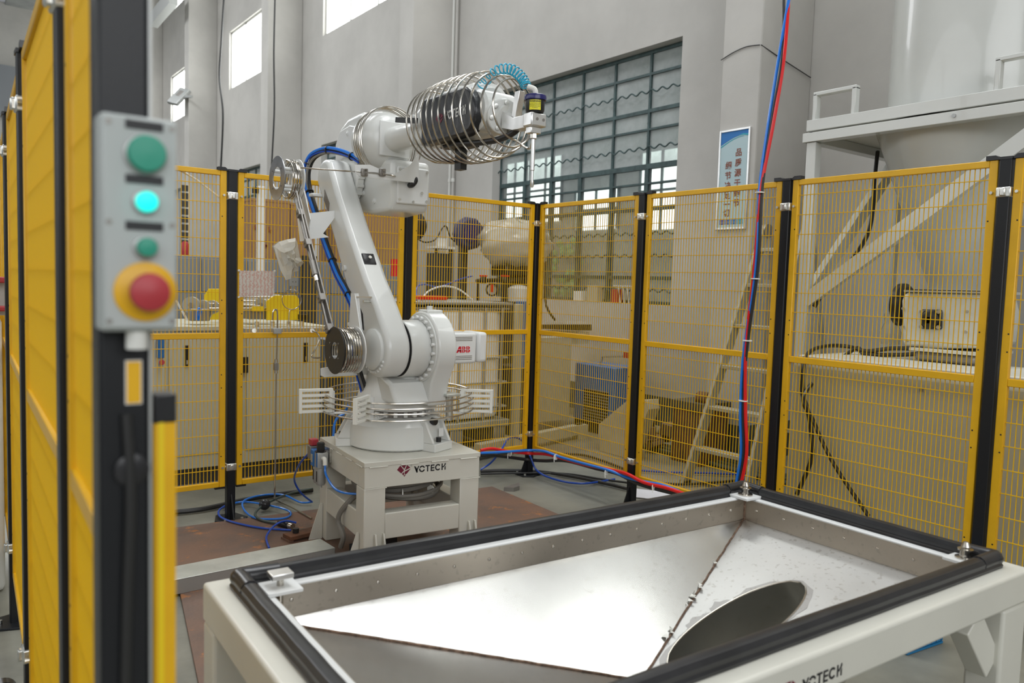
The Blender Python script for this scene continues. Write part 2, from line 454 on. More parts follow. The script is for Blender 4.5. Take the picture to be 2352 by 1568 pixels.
def text_mesh(txt, size, o, u, v, parent, m, offset=0.0, name='print', kind=None, align='LEFT', th=0.0006):
    cu = bpy.data.curves.new(name, 'FONT'); cu.body = txt; cu.size = size; cu.offset = offset; cu.align_x = align
    cu.extrude = 0.0
    tmp = bpy.data.objects.new('tmp_text', cu); C.objects.link(tmp)
    dg = bpy.context.evaluated_depsgraph_get(); dg.update()
    me = bpy.data.meshes.new_from_object(tmp.evaluated_get(dg))
    bpy.data.objects.remove(tmp)
    me.name = name
    n = V(u).cross(V(v))
    R = Matrix((V(u), V(v), n)).transposed().to_4x4(); R.translation = V(o) + n * th
    me.transform(R); me.materials.clear(); me.materials.append(M[m])
    ob = bpy.data.objects.new(name, me); C.objects.link(ob)
    if parent is not None:
        ob.parent = parent
        if parent.type == 'EMPTY' and parent.get('_off'): ob.matrix_parent_inverse = Matrix.Translation(-parent.location)
    return ob

# =============================================================== SETTING
XW = 6.43; XP = 5.70; BAY = 5.985
# floor
fl = MB(); fl.box((-14, -8, -0.12), (XW + 0.3, 40, 0.0)); struct(fl.build('floor', 'concrete'))
# long window wall on the right, with real openings
ops = []
for k in range(-2, 6):
    yc = 7.49 + BAY * k
    if k >= 0: ops.append((yc - 1.70, yc + 1.70, 1.32, 4.15))
    ops.append((yc - 1.70, yc + 1.70, 6.27, 7.72)); 
    if k != 0: ops.append((yc - 1.70, yc + 1.70, 9.7, 11.2))
ys = sorted(set([-8.0, 38.0] + [o[0] for o in ops] + [o[1] for o in ops]))
zs = sorted(set([0.0, 12.0] + [o[2] for o in ops] + [o[3] for o in ops]))
wall = MB()
ys = [y for y in ys if -8 <= y <= 38]
for i in range(len(ys) - 1):
    z0 = None
    for j in range(len(zs) - 1):
        ym = (ys[i] + ys[i + 1]) / 2; zm = (zs[j] + zs[j + 1]) / 2
        hole = any(o[0] < ym < o[1] and o[2] < zm < o[3] for o in ops)
        if not hole and z0 is None: z0 = zs[j]
        if hole and z0 is not None:
            wall.box((XW, ys[i], z0), (XW + 0.26, ys[i + 1], zs[j])); z0 = None
    if z0 is not None: wall.box((XW, ys[i], z0), (XW + 0.26, ys[i + 1], zs[-1]))
wall_right = struct(wall.build('wall_right', 'plaster'))
for k in range(-2, 6):
    y0 = 4.25 + BAY * k
    p = MB(); p.box((XP, y0, 0), (XW - 0.001, y0 + 0.41, 12)); o = struct(p.build('trim_%d' % (k + 3), 'plaster', bevel=0.012))
d = MB()
for k in range(-2, 6):
    y0 = 4.25 + BAY * k
    d.box((XP - 0.004, y0 - 0.004, 0.0), (XW - 0.002, y0 + 0.414, 0.33))
    d.box((XW - 0.006, y0 + 0.414, 0.0), (XW - 0.001, y0 + BAY - 0.004, 0.33))
struct(d.build('baseboard_right', 'plaster_dark'))
# far end wall of the hall
e = MB(); e.box((-14, 38, 0), (XW + 0.3, 38.3, 12)); struct(e.build('wall_back', 'plaster'))
b = MB(); b.box((-14, 37.7, 7.5), (XW - 0.01, 37.99, 9.5)); struct(b.build('trim_beam', 'grey'))
b = MB()
for i in range(30): b.box((-2.5 + i * 0.28, 37.86, 0), (-2.5 + i * 0.28 + 0.2, 37.99, 6.0))
struct(b.build('door_far', 'grey'))
# ceiling of the hall with skylight openings (above the frame)
c = MB()
for x0, x1 in ((-14, -1.8), (2.8, XW)): c.box((x0, -8, 11.9), (x1, 38, 12.0))
struct(c.build('ceiling', 'inside'))
# roof truss end seen at the top left
t = thing('roof_crane_bracket', 'slanted grey steel bracket high up on the far left pillar by the frosted windows', 'bracket', (5.6, 26, 8))
MB().bar(aY(352, 48, 24), aY(398, -6, 22), 0.22, 0.35).build('arm', 'galvd', t)
MB().bar(aY(354, 44, 24), aY(362, 55, 24), 0.3, 0.2).build('end_plate', 'steeld', t)

# high frosted windows
def high_window(idx, yc, z0, z1):
    f = MB(); X0 = XW + 0.06
    for y in (yc - 1.68, yc - 0.56, yc + 0.56, yc + 1.68): f.box((X0, y - 0.03, z0), (X0 + 0.06, y + 0.03, z1))
    for z in (z0 + 0.02, z1 - 0.02): f.box((X0, yc - 1.7, z - 0.03), (X0 + 0.06, yc + 1.7, z + 0.03))
    w_ = struct(f.build('window_%d' % idx, 'winwhite'))
    for j in range(3):
        q = MB(); ya = yc - 1.66 + j * 1.12; q.box((X0 + 0.025, ya, z0 + 0.03), (X0 + 0.035, ya + 1.08, z1 - 0.03)); q.build('pane', 'sky', w_)
idx = 10
for k in range(-1, 6):
    for z0, z1 in ((6.27, 7.72), (9.7, 11.2)):
        if k == 0 and z0 > 9: continue
        high_window(idx, 7.49 + BAY * k, z0, z1); idx += 1

# low steel windows with wavy burglar bars
def low_window(idx, yc, detail):
    X0 = XW + 0.13; y0, y1 = yc - 1.70, yc + 1.70; z0, z1 = 1.32, 4.15
    f = MB(); n = 6; st = (y1 - y0) / n
    for i in range(n + 1):
        y = y0 + st * i
        f.box((X0, y - 0.014, 2.87), (X0 + 0.05, y + 0.014, z1))
        wv = 0.028
        f.box((X0, y - wv, z0), (X0 + 0.06, y + wv, 2.87))
    for z, h in ((z1 - 0.02, .02), (3.89, .014), (3.485, .02), (3.28, .012), (2.87, .028), (2.68, .010), (2.40, .022), (1.62, .02), (z0 + .02, .02)):
        f.box((X0 - 0.002, y0, z - h), (X0 + 0.055, y1, z + h))
    w_ = struct(f.build('window_%d' % idx, 'teal'))
    zz = [z0, 1.62, 2.40, 2.68, 2.87, 3.28, 3.485, 3.89, z1]
    proto = {}
    for i in range(n):
        for j in range(len(zz) - 1):
            if not detail and j not in (3, 7): pass
            key = j
            if key not in proto:
                q = MB(); q.box((X0 + 0.02, 0.02, zz[j] + 0.01), (X0 + 0.026, st - 0.02, zz[j + 1] - 0.01))
                o = q.build('pane', 'pane' if zz[j] >= 2.8 else 'paneclr', w_); proto[key] = o; o.location.y = y0 + st * i
            else:
                o = proto[key].copy(); C.objects.link(o); o.location.y = y0 + st * i
    if detail:
        for z in (3.69, 3.07, 2.12, 1.87, 1.48):
            path = [V((X0 - 0.03, y0 + i * (y1 - y0) / 160, z + 0.018 * math.sin(i * 0.85))) for i in range(161)]
            MB().tube(path, 0.009, 5).build('wavy_bar', 'teal', w_)
low_window(1, 7.49, True); low_window(2, 7.49 + BAY, False); low_window(3, 7.49 + 2 * BAY, False)
# neighbouring hall seen through the panes
nb = MB(); nb.box((19, -6, 0), (19.2, 34, 9)); struct(nb.build('wall_neighbour', 'inside'))
nb = MB(); nb.box((XW + 0.27, -6, -0.1), (19, 32, 0.0)); struct(nb.build('floor_neighbour', 'inside'))
nb = MB(); nb.box((XW + 0.27, -6, 9.0), (19, 34, 9.1)); struct(nb.build('ceiling_neighbour', 'inside'))
nb = MB()
for i in range(9): nb.box((9.0, -4 + i * 4, 8.4), (19, -3.8 + i * 4, 8.9))
struct(nb.build('trim_neighbour_beams', 'inside'))
def back_window(idx, y0, y1, z0, z1):
    f = MB(); n = max(2, int((y1 - y0) / 0.8))
    for i in range(n + 1): y = y0 + (y1 - y0) * i / n; f.box((18.9, y - .04, z0), (18.98, y + .04, z1))
    f.box((18.9, y0, (z0 + z1) / 2 - .04), (18.98, y1, (z0 + z1) / 2 + .04))
    w_ = struct(f.build('window_%d' % idx, 'teal'))
    MB().box((18.96, y0, z0), (18.97, y1, z1)).build('pane', 'daylite', w_)
for i, (a, b_, z0, z1) in enumerate([(14.8, 18.6, 3.4, 5.9), (19.6, 21.8, 3.5, 4.9), (22.6, 27.4, 3.9, 6.3), (28.5, 32.0, 1.4, 5.4)]):
    back_window(40 + i, a, b_, z0, z1)
for i, (x, y) in enumerate([(11, 9), (11, 15), (15, 12), (14, 19)]):
    t = MB().box((x, y, 6.0), (x + .3, y + 1.6, 6.06)).build('ceiling_light', 'daylite')
    tag(t, ['lit ceiling light behind the right part of the dusty green window', 'lit ceiling light behind the left part of the dusty green window', 'lit ceiling light deep in the neighbouring hall, centre', 'farthest lit ceiling light in the neighbouring hall'][i], 'light', 'ceiling lights of the neighbouring hall')
t = MB(); random.seed(4); t.box((18.45, 21.6, 0), (18.6, 21.75, 1.6))
for i in range(40): t.ball((18.3 + random.random() * .4, 21 + random.random() * 1.3, 1.2 + random.random() * 1.9), .14, 6)
tag(t.build('potted_tree', 'foliage'), 'green leafy tree behind the steel window beyond the robot tool', 'tree')

# =============================================================== FENCE
YF = 4.86; XF = 3.86; XL = 0.235
def post_proto():
    r = thing('fence_post', '', 'post', (0, 0, 0), local=True)
    MB().box((-.025, -.025, 0.0), (.025, .025, 2.125)).build('tube', 'black', r, bevel=0.004)
    c = MB(); c.box((-.028, -.028, 2.118), (.028, .028, 2.13)); c.build('cap', 'plasticblk', r)
    b = MB(); b.prism([(-.09, -.06, 0), (.03, -.10, 0), (.10, -.06, 0), (.10, .06, 0), (.03, .10, 0), (-.09, .06, 0)], (0, 0, 0), (0, 0, .01)); b.build('base_plate', 'black', r, bevel=.002)
    g = MB(); g.prism([(.025, -.004, .01), (.085, -.004, .01), (.025, -.004, .16)], (0, 0, 0), (0, .008, 0)); g.build('gusset', 'black', r)
    for x, y in ((.075, .05), (.075, -.05), (-.06, .0)): MB().cyl((x, y, .01), (x, y, .022), .009, 6).build('bolt', 'zinc', r)
    for z in (1.975, 0.33):
        k = MB(); k.box((-.031, -.031, z - .022), (.031, .031, z + .022)); k.box((-.042, -.012, z - .018), (.042, .012, z + .018))
        kk = k.build('clamp', 'zinc', r, bevel=.005)
        MB().cyl((.031, 0, z), (.04, 0, z), .009, 8).build('bolt', 'zinc', kk)
        MB().cyl((0, -.031, z), (0, -.04, z), .009, 8).build('bolt', 'zinc', kk)
    return r
post0 = post_proto()
posts = [(1.497, YF, -PI / 2, 'black fence post with a foot plate, standing left of the robot'),
         (2.70, YF, -PI / 2, 'black fence post directly behind the robot arm'),
         (3.835, YF, PI, 'black corner fence post where the two mesh fence rows meet'),
         (XF - .01, 3.74, PI, 'black fence post between the blue dryer and the stepladder'),
         (XF, 2.65, PI, 'black fence post right of the hanging red and blue cables'),
         (XF, 1.545, PI, 'large black fence post at the right, behind the hopper table corner'),
         (.218, 1.63, 0, 'nearest black post of the blurred left fence, second from the control box'),
         (.252, 2.74, 0, 'black post of the left fence with its top showing under the beam'),
         (.295, 3.855, 0, 'farthest black post of the left fence at the picture edge')]
for i, (x, y, rz, lb) in enumerate(posts):
    o = post0 if i == 0 else copy_tree(post0)
    o.location = (x, y, 0); o.rotation_euler = (0, 0, rz); o['label'] = lb; o['group'] = 'black posts of the safety fence'
# little black tabs at panel tops
def panel(p0, p1, label, z0=.21, z1=2.12, wires=True, fine=False, s=.0215):
    """mesh panel between two floor points"""
    p0 = V(p0); p1 = V(p1); d = p1 - p0; L = d.length; rz = math.atan2(d[1], d[0])
    r = thing('mesh_fence_panel', label, 'fence panel', (p0[0], p0[1], 0), 'yellow wire mesh fence panels', local=True, rotz=rz)
    fw = .036; t = .014
    for nm, lo, hi in (('stile', (0, -t, z0), (fw, t, z1)), ('stile', (L - fw, -t, z0), (L, t, z1)),
                       ('top_rail', (fw, -t, z1 - .03), (L - fw, t, z1)), ('bottom_rail', (fw, -t, z0), (L - fw, t, z0 + .03)),
                       ('middle_rail', (fw, -t, 1.118), (L - fw, t, 1.152))):
        MB().box(lo, hi).build(nm, 'yellow', r, bevel=.0025, seg=1)
    m = MB(); n = int((L - 2 * fw) / s); st = (L - 2 * fw) / n; wr = .0024
    for i in range(1, n):
        x = fw + st * i; m.cyl((x, .003, z0 + .015), (x, .003, z1 - .015), wr, 4)
    hz = []
    z = z1 - .085
    while z > 1.19: hz.append(z); z -= .1065
    z = 1.118 - .055
    while z > z0 + .05: hz.append(z); z -= .1065
    for z in hz: m.cyl((fw * .5, -.002, z), (L - fw * .5, -.002, z), .0028, 4)
    m.build('wire_mesh', 'yellow2', r, kind='stuff')
    for x in (.03, L - .03):
        tb = MB(); tb.prism([(x - .045, 0, z1), (x + .02, 0, z1), (x + .02, 0, z1 + .02), (x - .02, 0, z1 + .02)] if x < L / 2 else [(x + .045, 0, z1), (x - .02, 0, z1), (x - .02, 0, z1 + .02), (x + .02, 0, z1 + .02)], (0, -.02, 0), (0, .02, 0))
        tb.build('top_tab', 'plasticblk', r)
    bt = MB()
    for x in (.03, L - .03):
        bt = MB(); bt.box((x - .03, -.012, z0 - .012), (x + .03, .012, z0)); bt.build('bottom_tab', 'plasticblk', r)
    for x in (.018, L - .018):
        for z in (1.975, .33): MB().cyl((x, -t - .012, z), (x, t + .012, z), .007, 8).build('clamp_bolt', 'zinc', r)
    h = MB()
    for x in (.026, L - .026):
        for z in (1.85, 1.35, 1.27, .9, .82, .4): h.cyl((x, -t - .0006, z), (x, t + .0006, z), .0038, 8)
    h.build('screw_holes', 'ink', r, kind='stuff')
    return r
g = .034
fp = panel((0.30, YF), (1.497 - g, YF), 'mesh panel at the left, partly hidden behind the push button box')
panel((1.497 + g, YF), (2.70 - g, YF), 'mesh panel behind the robot with the hanging plastic bag and clipped steel tube')
panel((2.70 + g, YF), (3.835 - g, YF), 'mesh panel in front of the white liquid tank')
panel((XF - .01, 4.86 - g), (XF - .01, 3.74 + g), 'mesh panel in front of the blue dryer, next to the corner post')
panel((XF - .005, 3.74 - g), (XF, 2.65 + g), 'mesh panel in front of the stepladder and poster')
panel((XF, 2.65 - g), (XF, 1.545 + g), 'mesh panel in front of the silo and beige tank')
panel((XF, 1.545 - g), (XF, 0.43), 'mesh panel cut off by the right picture edge')
panel((.199, 1.13), (.217, 1.63 - g), 'short near mesh panel seen edge on just behind the control box post')
panel((.219, 1.63 + g), (.251, 2.74 - g), 'large blurred mesh panel seen edge on, second along the left fence')
panel((.253, 2.74 + g), (.294, 3.855 - g), 'thin sliver of mesh panel, third along the left fence')
panel((.296, 3.855 + g), (.335, 4.80), 'farthest mesh panel along the left fence')

# =============================================================== CONTROL POST, BOX, LIGHT CURTAIN
t = thing('gate_post', 'thick blurred black post in the foreground carrying the push button box', 'post', (.176, .965, 0))
MB().box((.151, .945, 0), (.201, .995, 2.2)).build('tube', 'black', t, bevel=.004)
MB().box((.2005, .943, 0), (.2035, .949, 2.2)).build('edge_strip', 'galvd', t)
MB().box((.08, .88, 0), (.27, 1.06, .01)).build('base_plate', 'black', t)
MB().prism([(.178, .9445, 1.402), (.192, .9445, 1.402), (.192, .9445, 1.356), (.178, .9445, 1.356)], (0, -.002, 0), (0, 0, 0)).build('warning_sticker', 'yellow', t, 'small yellow sticker')
MB().prism([(.1765, .9448, 1.4035), (.1935, .9448, 1.4035), (.1935, .9448, 1.3545), (.1765, .9448, 1.3545)], (0, -.001, 0), (0, 0, 0)).build('sticker_border', 'white', t)
MB().tube(smooth([(.177, .940, 1.345), (.180, .936, 1.25), (.176, .938, 1.1), (.172, .938, .8), (.174, .94, .4)]), .006).build('drop_cable', 'blk', t)
MB().lathe([(.013, 0), (.018, .003), (.018, .008), (.012, .010)], (.182, .945, 1.282), (0, -1, 0), 20).build('rubber_bung', 'rubber', t)
b = thing('push_button_box', 'grey push button box with green, lit cyan and red mushroom buttons on the black post', 'control box', (.19, .93, 1.44))
MB().box((.1470, .905, 1.438), (.2205, .944, 1.662)).build('enclosure', 'boxgrey', b, bevel=.004)
MB().box((.1480, .900, 1.441), (.2195, .9055, 1.660)).build('lid', 'boxgrey', b, bevel=.003)
YB = .900
for n_, zc, rr, mm, lb in (('button', 1.6225, .0188, 'green', 'large green button'), ('button', 1.5735, .0105, 'greenlit', 'lit cyan button'), ('button', 1.5265, .0100, 'green', 'small green button')):
    bt = MB(); bt.lathe([(rr, 0), (rr, .010), (rr * .92, .0125), (0.001, .0135)], (.1880, YB - .001, zc), (0, -1, 0), 32)
    q = bt.build(n_, mm, b, lb)
    MB().lathe([(rr + .0025, 0), (rr + .0025, .003), (rr + .001, .004)], (.1880, YB, zc), (0, -1, 0), 32).build('collar', 'galvd', q)
q = MB().lathe([(.0310, 0), (.0310, .002), (.0295, .003)], (.1880, YB - .0005, 1.480), (0, -1, 0), 40).build('emergency_stop', 'yellow', b, 'yellow round backing plate')
MB().lathe([(.010, .002), (.010, .014), (.0185, .016), (.0200, .022), (.0185, .027), (.011, .030), (.001, .031)], (.1880, YB, 1.480), (0, -1, 0), 36).build('mushroom_head', 'ered', q, 'red mushroom button')
for zc in (1.652, 1.5965, 1.5485):
    q = MB().box((.1690, YB - .0012, zc - .0045), (.2055, YB, zc + .0045)).build('legend_plate', 'ink', b, 'dark legend strip')
for x in (.1535, .2145):
    for z in (1.652, 1.551, 1.449): MB().cyl((x, YB - .001, z), (x, YB + .001, z), .003, 10).build('screw', 'steeld', b)
MB().cyl((.184, .922, 1.438), (.184, .922, 1.418), .011, 16).build('cable_gland', 'whitedull', b)
l = thing('light_curtain', 'yellow light curtain bar with a dark end cap beside the gate post', 'light curtain', (.225, .97, 0))
MB().box((.2075, .955, .30), (.2325, .985, 1.329)).build('housing', 'yellow', l, bevel=.002)
MB().box((.2075, .954, 1.329), (.2325, .986, 1.362)).build('end_cap', 'plasticblk', l, bevel=.002)
MB().box((.209, .953, .05), (.231, .987, .30)).build('lower_cap', 'plasticblk', l)
MB().box((.213, .9545, .33), (.219, .9552, 1.33)).build('lens_strip', 'yellowp', l)
MB().box((.2035, .96, 1.29), (.208, .98, 1.33)).build('mounting_bracket', 'zinc', l)

# =============================================================== FLOOR PLATES
o = MB().prism([V(p) for p in ((1.12, 4.82, 0), (3.34, 4.66, 0), (3.25, 2.2, 0), (.66, 2.2, 0))], (0, 0, .0005), (0, 0, .012)).build('floor_plate', 'rust', bevel=.003)
tag(o, 'large rusty brown steel plate under the robot pedestal', 'steel plate')

# =============================================================== PEDESTAL
# robot and pedestal are built farther off, then scaled down about the camera
KS = 0.90; OB = V((2.365, 4.35, .487)); NB = V((2.1285, 3.915, .5883))
ZFL = OB.z + (.0125 - NB.z) / KS      # top of the floor plate before that scaling
def SCL(p): return NB + (V(p) - OB) * KS
PED = thing('robot_pedestal', 'cream welded steel pedestal carrying the robot, with a maroon and black logo', 'pedestal', (1.945, 3.935, 0), local=True, rotz=math.radians(-5.5))
PW, PD, PH = .735, .80, .487
MB().box((0, 0, PH - .028), (PW, PD, PH)).build('top_plate', 'cream', PED, bevel=.003)
lg = .135
for x0, y0 in ((0, .004), (PW - lg, .004), (0, PD - lg), (PW - lg, PD - lg)):
    MB().box((x0 + .004, y0, ZFL), (x0 + lg - .004, y0 + lg - .004, PH - .152)).build('leg', 'cream', PED, bevel=.006)
for (a, b_) in (((.004, .004, PH - .151), (PW - .004, .1, PH - .029)), ((.004, PD - .1, PH - .151), (PW - .004, PD - .004, PH - .029)),
                ((.0045, .101, PH - .1505), (.1, PD - .101, PH - .0295)), ((PW - .1, .101, PH - .1505), (PW - .0045, PD - .101, PH - .0295))):
    MB().box(a, b_).build('upper_beam', 'cream', PED, bevel=.003)
for (a, b_) in (((lg - .004, .006, .035), (PW - lg + .004, .1, .185)), ((lg - .004, PD - .1, .035), (PW - lg + .004, PD - .006, .185)),
                ((.006, lg - .004, .035), (.1, PD - lg + .004, .185)), ((PW - .1, lg - .004, .035), (PW - .006, PD - lg + .004, .185))):
    MB().box(a, b_).build('lower_beam', 'cream', PED, bevel=.006)
for x0, y0, ux, uy in ((.07, .0, 0, -1), (PW - .07, 0, 0, -1), (0, .07, -1, 0), (0, PD - .07, -1, 0), (.12, 0, 0, -1), (PW - .03, 0, 0, -1)):
    nx, ny = -uy * .005, ux * .005
    MB().prism([(x0 - nx, y0 - ny, ZFL), (x0 - nx + ux * .085, y0 - ny + uy * .085, ZFL), (x0 - nx + ux * .012, y0 - ny + uy * .012, .075), (x0 - nx, y0 - ny, .075)], (0, 0, 0), (2 * nx, 2 * ny, 0)).build('foot_gusset', 'cream', PED)
wb = MB()
for i in range(4): wb.tube([(.03 + i * .19, -.001, PH - .030), (.03 + i * .19 + .11, -.001, PH - .030)], .004, 6)
for i in range(5): wb.tube([(-.001, .03 + i * .17, PH - .030), (-.001, .03 + i * .17 + .1, PH - .030)], .004, 6)
wb.tube([(.0, -.001, PH - .152), (lg, -.001, PH - .152)], .003, 6); wb.tube([(PW - lg, -.001, PH - .152), (PW, -.001, PH - .152)], .003, 6)
wb.build('weld_seam', 'cream', PED)
# logo (front face, y=0.004 plane -> facing -y)
fy = .0032
lx = .197
gem((lx, fy, .392), (1, 0, 0), (0, 0, 1), (0, -1, 0), .060).build('logo_emblem', 'maroon', PED, 'maroon gem shaped emblem')
wordmark((lx + .105, fy, .402), (1, 0, 0), (0, 0, 1), (0, -1, 0), .038).build('logo_lettering', 'ink', PED, 'black printed company lettering')
arc = MB(); arc_band(arc, lx + .088, .446, .0045, .0045, .001, 0, 360, (V((0, fy, 0)), V((1, 0, 0)), V((0, 0, 1)), V((0, -1, 0)), .0004)); arc.build('registered_mark', 'ink', PED)
MB().bar((.0, .20, -.06), (.30, .24, -.06), .03, .05).build('anchor_foot', 'black', PED)
for i, (px, py) in enumerate([(.03, -.0)]): pass

def W(local):  # pedestal local -> world
    return Matrix.Translation(PED.location) @ Matrix.Rotation(math.radians(-5.5), 4, 'Z') @ V(local)

# bundles of cable coiled inside the pedestal
cb = thing('cable_coil', 'thick grey cables coiled inside the open robot pedestal', 'cable coil', W((.37, .4, .2)))
for i in range(5):
    r0 = .20 + .02 * (i % 3); zc = .205 + .022 * i
    path = [W((.37 + (r0 + .03) * math.cos(a), .40 + (r0 + .05) * math.sin(a), zc + .012 * math.sin(2 * a + i))) for a in [2 * PI * k / 40 for k in range(40)]]
    MB().tube(path, .016 if i % 2 else .012, 8, closed=True).build('cable_loop', 'greycable', cb)
MB().tube(smooth([W((.12, .30, .26)), W((.02, .28, .20)), W((-.02, .33, .12)), W((-.025, .34, .06)), W((-.02, .27, .0)), W((-.02, .31, -.08))]), .016).build('cable_tail', 'greycable', cb)
for a in (2.2, 3.4, 4.4, 5.2):
    p = W((.37 + .25 * math.cos(a), .40 + .27 * math.sin(a), .25)); MB().lathe([(.026, -.003), (.026, .003)], p, (math.cos(a + 1.5), math.sin(a + 1.5), 0), 10).build('cable_tie', 'nylon', cb)

# =============================================================== ROBOT
BX, BY = 2.365, 4.35
ZB = PH
J2 = V((BX, 4.14, 1.10)); J3 = V((BX, 4.90, 2.155))
rb = thing('industrial_robot', 'light grey six-axis robot arm with steel tube coils around its joints', 'robot', (BX, BY, ZB))
def rb_(mb, nm, m='robot', bevel=0, label=None, parent=None, seg=2): return mb.build(nm, m, parent or rb, label, bevel, seg)
# base casting
base = rb_(MB().lathe([(.285, 0), (.30, .012), (.303, .09), (.298, .145), (.262, .185), (.235, .19), (.10, .19)], (BX, BY, ZB), (0, 0, 1), 56), 'base_casting')
rb_(MB().lathe([(.288, -.002), (.288, .004), (.2, .004)], (BX, BY, ZB + .001), (0, 0, 1), 48), 'base_gasket', 'blk')
def lug(ang):
    d = V((math.cos(ang), math.sin(ang), 0)); n = V((-math.sin(ang), math.cos(ang), 0)); o = V((BX, BY, ZB))
    L = MB(); R = Matrix((d, n, V((0, 0, 1)))).transposed()
    L.box((.22, -.085, 0), (.375, .085, .05), R, o)
    for s in (-1, 1): L.prism([o + R @ V(p) for p in ((.24, s * .078, .05), (.365, s * .078, .05), (.30, s * .078, .175), (.24, s * .078, .19))], n * -.010, n * .010)
    q = rb_(L, 'foot_lug', bevel=.005)
    MB().cyl(o + d * .335 + V((0, 0, .05)), o + d * .335 + V((0, 0, .078)), .016, 12).build('bolt', 'blk', q)
for a in (-69, 60, 158): lug(math.radians(a))
rb_(MB().lathe([(.0, 0), (.022, .0), (.022, .03), (.0, .032)], V((BX, BY, ZB + .17)) + V((.10, -.262, 0)), (.35, -.93, 0), 16), 'cover_plug', 'blk')
# turning column
rb_(MB().lathe([(.21, .19), (.215, .235)], (BX, BY, ZB), (0, 0, 1), 48), 'slew_bearing', 'steeld')
bl = MB()
for i in range(24):
    a = 2 * PI * i / 24; bl.bc((BX + .222 * math.cos(a), BY + .222 * math.sin(a), ZB + .212), (.022, .022, .03), Matrix.Rotation(a, 3, 'Z'))
rb_(bl, 'bearing_bolts')
rb_(MB().lathe([(.245, .235), (.245, .29), (.235, .33), (.212, .40), (.20, .46), (.15, .50), (.10, .52)], (BX, BY, ZB), (0, 0, 1), 48), 'turning_column')
# shoulder fork: ring + stem
def circ(cy, cz, r, a0, a1, n, x): return [V((x, cy + r * math.cos(math.radians(a0 + (a1 - a0) * i / n)), cz + r * math.sin(math.radians(a0 + (a1 - a0) * i / n)))) for i in range(n + 1)]
pts = circ(J2.y, J2.z, .222, -20, 215, 30, 2.40) + [V((2.40, 4.02, .93)), V((2.40, 4.03, .78)), V((2.40, 4.16, .74)), V((2.40, 4.50, .74)), V((2.40, 4.56, .80)), V((2.40, 4.48, .93))]
pts = [p for p in pts]
# order: start right side (+Y) going over the top to the -Y side, then down the stem
pts = circ(J2.y, J2.z, .222, -25, 205, 30, 2.40) + [V((2.40, 4.00, .90)), V((2.40, 4.03, .76)), V((2.40, 4.52, .76)), V((2.40, 4.50, .86))]
rb_(MB().prism(pts, (0, 0, 0), (.125, 0, 0)), 'shoulder_bracket', bevel=.012, seg=3)
rb_(MB().lathe([(.205, 0), (.205, .012), (.165, .013)], (2.390, J2.y, J2.z), (1, 0, 0), 56), 'shoulder_flange')
for i in range(22):
    bl = MB(); a = 2 * PI * i / 22 + .1; bl.cyl((2.372, J2.y + .186 * math.cos(a), J2.z + .186 * math.sin(a)), (2.392, J2.y + .186 * math.cos(a), J2.z + .186 * math.sin(a)), .010, 8)
    rb_(bl, 'flange_bolt', 'robotlite')
rb_(MB().cyl((2.45, J2.y - .02, J2.z + .215), (2.45, J2.y - .02, J2.z + .255), .018, 16), 'vent_plug')
rb_(MB().box((2.41, J2.y - .06, J2.z + .205), (2.52, J2.y + .05, J2.z + .232)), 'top_boss', bevel=.008)
# gearbox drum & lower hub
rb_(MB().lathe([(.166, 0), (.170, .004), (.170, .12), (.160, .135)], (2.252, J2.y, J2.z), (1, 0, 0), 48), 'gearbox_drum')
rb_(MB().lathe([(.1655, 0), (.1655, .004)], (2.2495, J2.y, J2.z), (1, 0, 0), 48), 'joint_seal', 'blk')
# column front web
rb_(MB().prism([V((2.18, 4.02, .78)), V((2.18, 4.46, .78)), V((2.18, 4.42, .94)), V((2.18, 4.30, .965)), V((2.18, 4.10, .90))], (0, 0, 0), (.24, 0, 0)), 'column_web', bevel=.02, seg=3)
# motor
mo = MB(); X0 = 2.525
mo.box((X0, J2.y - .095, J2.z - .095), (X0 + .225, J2.y + .095, J2.z + .095)); 
motor = rb_(mo, 'shoulder_motor', 'robotlite', bevel=.016, seg=3)
MB().box((X0 + .232, J2.y - .097, J2.z - .092), (X0 + .305, J2.y + .097, J2.z + .097)).build('rear_cap', 'robotlite', motor, bevel=.02, seg=3)
fn = MB()
for s in (.048, .058, .068, -.048, -.058, -.068): fn.box((X0 + .02, J2.y - .0965, J2.z + s - .0018), (X0 + .19, J2.y - .0945, J2.z + s + .0018))
fn.build('cooling_slots', 'steeld', motor)
MB().box((X0 - .005, J2.y - .105, J2.z - .105), (X0 + .014, J2.y + .105, J2.z + .105)).build('motor_flange', 'robotlite', motor, bevel=.006)
bl = MB()
for s1 in (-1, 1):
    for s2 in (-1, 1): bl.cyl((X0 + .012, J2.y + s1 * .088, J2.z + s2 * .088), (X0 + .028, J2.y + s1 * .088, J2.z + s2 * .088), .009, 8)
bl.build('bolts', 'zinc', motor)
_q = aY(1048, 810, J2.y - .0965); lt = MB(); fr = (V((_q.x, J2.y - .0965, _q.z)), V((.046, 0, 0)), V((0, 0, .038)), V((0, -1, 0)), .0008)
poly(lt, [(0, 0), (.28, 0), (.62, 1), (.40, 1)], fr); poly(lt, [(.50, 1), (.72, 1), (.78, 0), (.54, 0)], fr); poly(lt, [(.2, .22), (.7, .22), (.7, .42), (.3, .42)], fr)
for q in (.86, 1.56):
    poly(lt, [(q, 0), (q + .24, 0), (q + .24, 1), (q, 1)], fr)
    arc_band(lt, q + .26, .75, .32, .25, .17, -90, 90, fr, 8); arc_band(lt, q + .26, .27, .36, .27, .18, -90, 90, fr, 8)
lt.build('maker_lettering', 'logored', motor, 'red printed maker letters')
